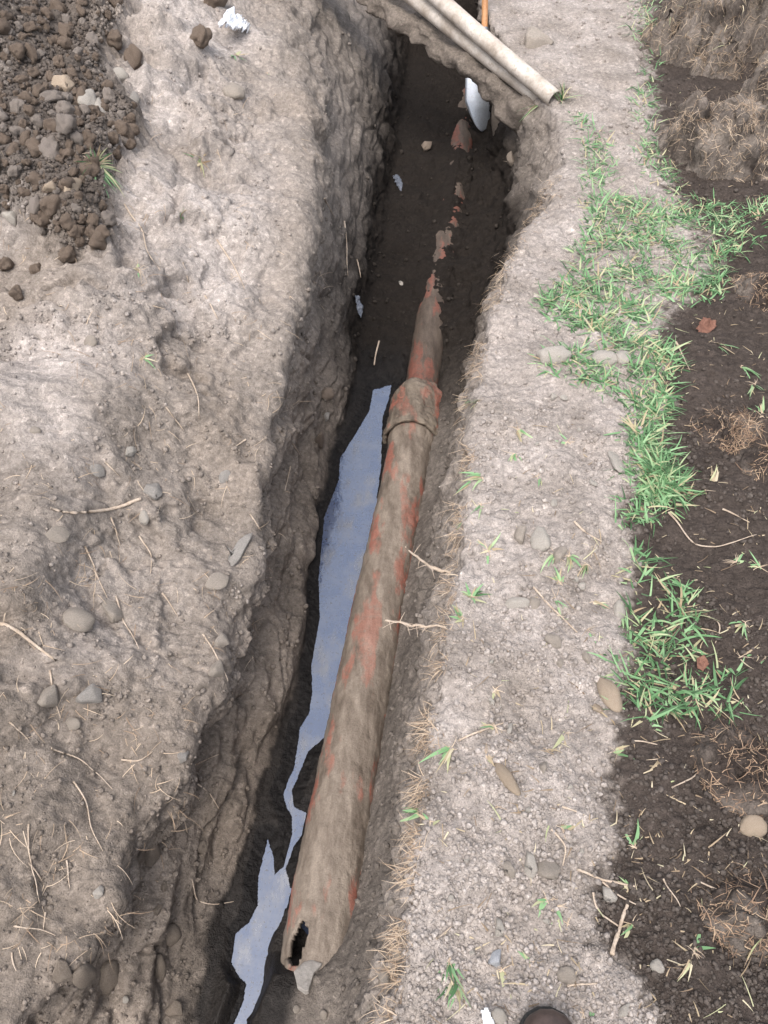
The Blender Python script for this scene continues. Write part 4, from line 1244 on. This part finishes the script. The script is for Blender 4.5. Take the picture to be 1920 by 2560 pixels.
RL, RG = 'wiry pale root strung over the dark topsoil', 'wiry roots on the topsoil'
for pts in [[(1443, 1108), (1500, 1179), (1544, 1184), (1632, 1156)], [(1520, 1330), (1560, 1350), (1545, 1390)], [(1560, 1100), (1620, 1130)], [(1500, 1900), (1560, 1930), (1655, 1950)], [(1570, 2050), (1610, 2010), (1655, 2000)], [(1450, 1700), (1500, 1680), (1530, 1620)], [(1430, 1900), (1470, 1960)], [(1460, 740), (1490, 800)], [(1370, 1600), (1420, 1610)]]:
    ground_root(pts, 4, 1.8, RL + ' near ' + near(*pts[-1]), RG)
SL2, SG2 = 'dry pale stem lying on the bare strip', 'dry stems on the bare strip'
for pts in [[(1151, 1270), (1200, 1322), (1247, 1368)], [(1280, 1929), (1284, 1960), (1310, 1984), (1336, 2000)], [(1300, 1905), (1340, 1940), (1375, 1956)], [(990, 1600), (1040, 1580), (1090, 1562)], [(1190, 1790), (1225, 1830), (1215, 1870)], [(1215, 1745), (1260, 1760)], [(1240, 1130), (1275, 1160), (1300, 1172)], [(1225, 2130), (1290, 2125)], [(945, 2030), (975, 2000)]]:
    ground_root(pts, 5, 3, SL2 + ' near ' + near(*pts[-1]), SG2)
ground_root([(1247, 1879), (1295, 1899), (1372, 1916)], 6, 5, 'yellow-green grass stem bridging the strip and dark topsoil', name='stem')['category'] = 'stem'
ground_root([(1354, 1954), (1338, 2005), (1318, 2064)], 8, 10, 'thick yellow straw stalk standing out from the topsoil edge', name='straw_stalk')['category'] = 'straw'
# two bare roots that stick out of the right wall over the pipe
def free_root(tip_px, base_px, reach, w_, label, twigs):
    p, n = hit(*base_px)
    db = (p - CAMV).length
    dt = ray(*tip_px).normalized()
    q = CAMV + dt * (db + reach)
    nseg = 12
    path = []
    for i in range(nseg + 1):
        u = i / nseg
        path.append(p.lerp(q, u) + Vector((random.uniform(-1, 1), random.uniform(-1, 1), random.uniform(-1, 1))) * .003 - Vector((0, 0, .015 * math.sin(math.pi * u))))
    path = [p + (p - q).normalized() * .04] + path
    root = empty('bare_root', p); tag(root, label, 'root', 'bare roots sticking out over the pipe')
    s = mpp(p)
    child('stem', tube(path, w_ * s / 2, w_ * s / 3, 6, M_TWIG, 'stem', .25), root)
    for k in range(twigs):
        b_ = path[random.randint(3, len(path) - 2)]
        dd = Vector((random.uniform(-1, 1), random.uniform(-1, .4), random.uniform(-.6, .6))).normalized()
        L = random.uniform(.015, .045)
        child('rootlet', tube([b_, b_ + dd * L * .5 + Vector((0, 0, .002)), b_ + dd * L], .0011, .0005, 5, M_TWIG, 'rootlet'), root)
free_root((877, 1184), (972, 1238), -.02, 8, 'stout bare root sticking out of the right wall over the pipe', 6)
free_root((832, 1337), (965, 1352), -.02, 6, 'thin crooked root with many rootlets reaching across the pipe', 16)

# root hairs: along the right lip and scattered down the left bank
its = []
lyy = np.array([q[1] for q in LIP_R]); lxx = np.array([q[0] for q in LIP_R])
for _ in range(2600):
    y = random.uniform(380, 2215)
    x = float(np.interp(y, lyy, lxx)) + random.gauss(-2, 12)
    if pn(np.array([[x * .012, y * .012, 3]]), 1.3, 2)[0] < -.12: continue
    p, n = hit(x, y)
    d_ = (rdir(n, 30, 95) + Vector((-.5, -.25, -.3))).normalized()
    its.append((p - n * .002, d_, n, random.uniform(.012, .05), random.uniform(.0007, .0014), random.uniform(0, .7), random.uniform(-.6, .6)))
for _ in range(1500):
    y = random.uniform(200, 2060)
    x = random.uniform(-10, float(np.interp(y, [q[1] for q in LIP_L], [q[0] for q in LIP_L])) + 60)
    if pn(np.array([[x * .008, y * .008, 9]]), 1.6, 4)[0] < .0: continue
    p, n = hit(x, y)
    d_ = (rdir(n, 70, 98) + Vector((.2, -.5, -.3))).normalized()
    its.append((p + n * .001, d_, n, random.uniform(.015, .06), random.uniform(.0007, .0015), random.uniform(0, .2), random.uniform(-.6, .6)))
tag(obj('root_hairs', ribbons('root_hairs', its, M_ROOT)), 'fine dry root hairs fringing the trench edges', None, None, 'stuff')

# ================================================================== SCRAPS, LEAVES, BOOT
def flat_scrap(name, poly, thick, mat, crump, label, cat, seed=0, lift=.006, res=26):
    cx, cy = sum(p[0] for p in poly) / len(poly), sum(p[1] for p in poly) / len(poly)
    c0, cn = hit(cx, cy)
    if cn.z < .3: cn = Vector((0, -.2, 1)).normalized()
    a = np.array(poly, np.float32)
    gx = np.linspace(a[:, 0].min(), a[:, 0].max(), res); gy = np.linspace(a[:, 1].min(), a[:, 1].max(), res)
    V, idm, F = [], {}, []
    for j, y in enumerate(gy):
        for i, x in enumerate(gx):
            dr = ray(x, y); tt = (c0 - CAMV).dot(cn) / dr.dot(cn)
            V.append(CAMV + dr * tt)
    A = np.array([v[:] for v in V], np.float32)
    A = A + np.array(cn[:], np.float32) * (lift + crump * np.abs(fbm(A, 28, 3, 500 + seed)))[:, None]
    mx_, my_ = np.meshgrid((gx[1:] + gx[:-1]) / 2, (gy[1:] + gy[:-1]) / 2)
    ins = poly_sd(mx_.astype(np.float32), my_.astype(np.float32), poly) < 0
    for j in range(res - 1):
        for i in range(res - 1):
            if ins[j, i]:
                F.append((j * res + i, j * res + i + 1, (j + 1) * res + i + 1, (j + 1) * res + i))
    used = sorted({v for f in F for v in f}); rm = {v: k for k, v in enumerate(used)}
    o = obj(name, mesh_np(name, A[used], [[rm[v] for v in f] for f in F], mat))
    so_ = o.modifiers.new('sheet', 'SOLIDIFY'); so_.thickness = thick
    return tag(o, label, cat)
M_WHITE = simple_mat('white_plastic', (.72, .74, .78), (.85, .87, .9), 20, .5, .2, .002, .4)
M_BLUE = simple_mat('bluish_film', (.08, .09, .11), (.14, .15, .18), 20, .3, .2, .002, .5)
M_LEAF = simple_mat('dead_leaf', (.13, .06, .042), (.2, .1, .07), 30, .7)
flat_scrap('white_scrap', [(470, 58), (478, 48), (488, 28), (498, 30), (500, 42), (510, 42), (518, 52), (526, 62), (534, 78), (515, 74), (490, 68), (476, 66)], .004, M_WHITE, .05, 'crumpled white plastic scrap on the pale soil of the far left bank', 'scrap')
flat_scrap('white_strip', [(1036, 2180), (1050, 2174), (1064, 2210), (1068, 2240), (1048, 2240)], .005, M_WHITE, .004, 'flat white strip lying on the soil left of the boot', 'scrap', 1, .008, 14)
flat_scrap('plastic_film', [(846, 385), (858, 380), (868, 400), (866, 418), (858, 408)], .002, M_BLUE, .02, 'bluish film scrap stuck in the far trench wall', 'scrap', 2)
flat_scrap('plastic_film', [(764, 640), (772, 644), (780, 668), (776, 690), (768, 668)], .002, M_BLUE, .02, 'bluish film scrap low on the left trench wall', 'scrap', 3)
flat_scrap('dead_leaf', [(1500, 712), (1512, 690), (1530, 692), (1542, 708), (1528, 722), (1508, 730)], .001, M_LEAF, .02, 'reddish dead leaf beyond the grass strip', 'leaf', 4)
flat_scrap('dead_leaf', [(1502, 1424), (1520, 1416), (1530, 1436), (1516, 1452), (1504, 1444)], .001, M_LEAF, .015, 'reddish dead leaf caught in the lower grass patch', 'leaf', 5)

# the photographer's boot, only its toe in view
M_BOOT = simple_mat('brown_leather', (.035, .024, .02), (.075, .05, .042), 30, .5, .2, .002, .4)
M_SOLE = simple_mat('black_rubber', (.02, .02, .02), (.035, .033, .03), 40, .8)
tp, _ = hit(1169, 2186)
gz = max(tp.z, drop(tp.x, tp.y - .12)[0].z) + .004
boot = empty('boot', (tp.x, tp.y - .15, gz)); tag(boot, 'dark brown leather boot standing on the soil beside the trench', 'boot')
def boot_outline(v, wide=1.0):
    # half width along the length, v from toe 0 to heel 1
    return wide * float(np.interp(v, [0, .03, .09, .2, .35, .55, .75, .9, .97, 1], [.01, .03, .043, .052, .054, .044, .038, .038, .028, .006]))
def boot_mesh(name, levels, mat):
    nv, nl = 40, len(levels)
    V, F = [], []
    for (z, wf, v0, v1) in levels:
        ring = []
        for i in range(nv):
            v = v0 + (v1 - v0) * (1 - math.cos(math.pi * i / (nv - 1))) / 2
            ring.append((boot_outline((v - v0) / (v1 - v0), wf), -.30 * v))
        for x, y in ring: V.append((tp.x + x, tp.y + y, gz + z))
        for x, y in ring[::-1]: V.append((tp.x - x, tp.y + y, gz + z))
    m2 = 2 * nv
    for l in range(nl - 1):
        for i in range(m2):
            F.append((l * m2 + i, l * m2 + (i + 1) % m2, (l + 1) * m2 + (i + 1) % m2, (l + 1) * m2 + i))
    me = bpy.data.meshes.new(name)
    me.from_pydata(V, [], F + [tuple(range((nl - 1) * m2, nl * m2)), tuple(range(m2))[::-1]])
    me.polygons.foreach_set('use_smooth', [True] * len(me.polygons))
    me.materials.append(mat)
    return me
child('sole', boot_mesh('sole', [(-.012, 1.0, 0, 1), (.02, 1.03, -.01, 1.0), (.024, 1.0, 0, 1)], M_SOLE), boot)
child('upper', boot_mesh('upper', [(.022, .97, .01, .99), (.04, .98, .012, .99), (.055, .92, .03, .985), (.066, .78, .07, .98), (.074, .66, .15, .975), (.085, .66, .3, .97), (.1, .75, .42, .97), (.13, .85, .5, .97), (.17, .95, .54, .98), (.2, .98, .55, .99)], M_BOOT), boot)
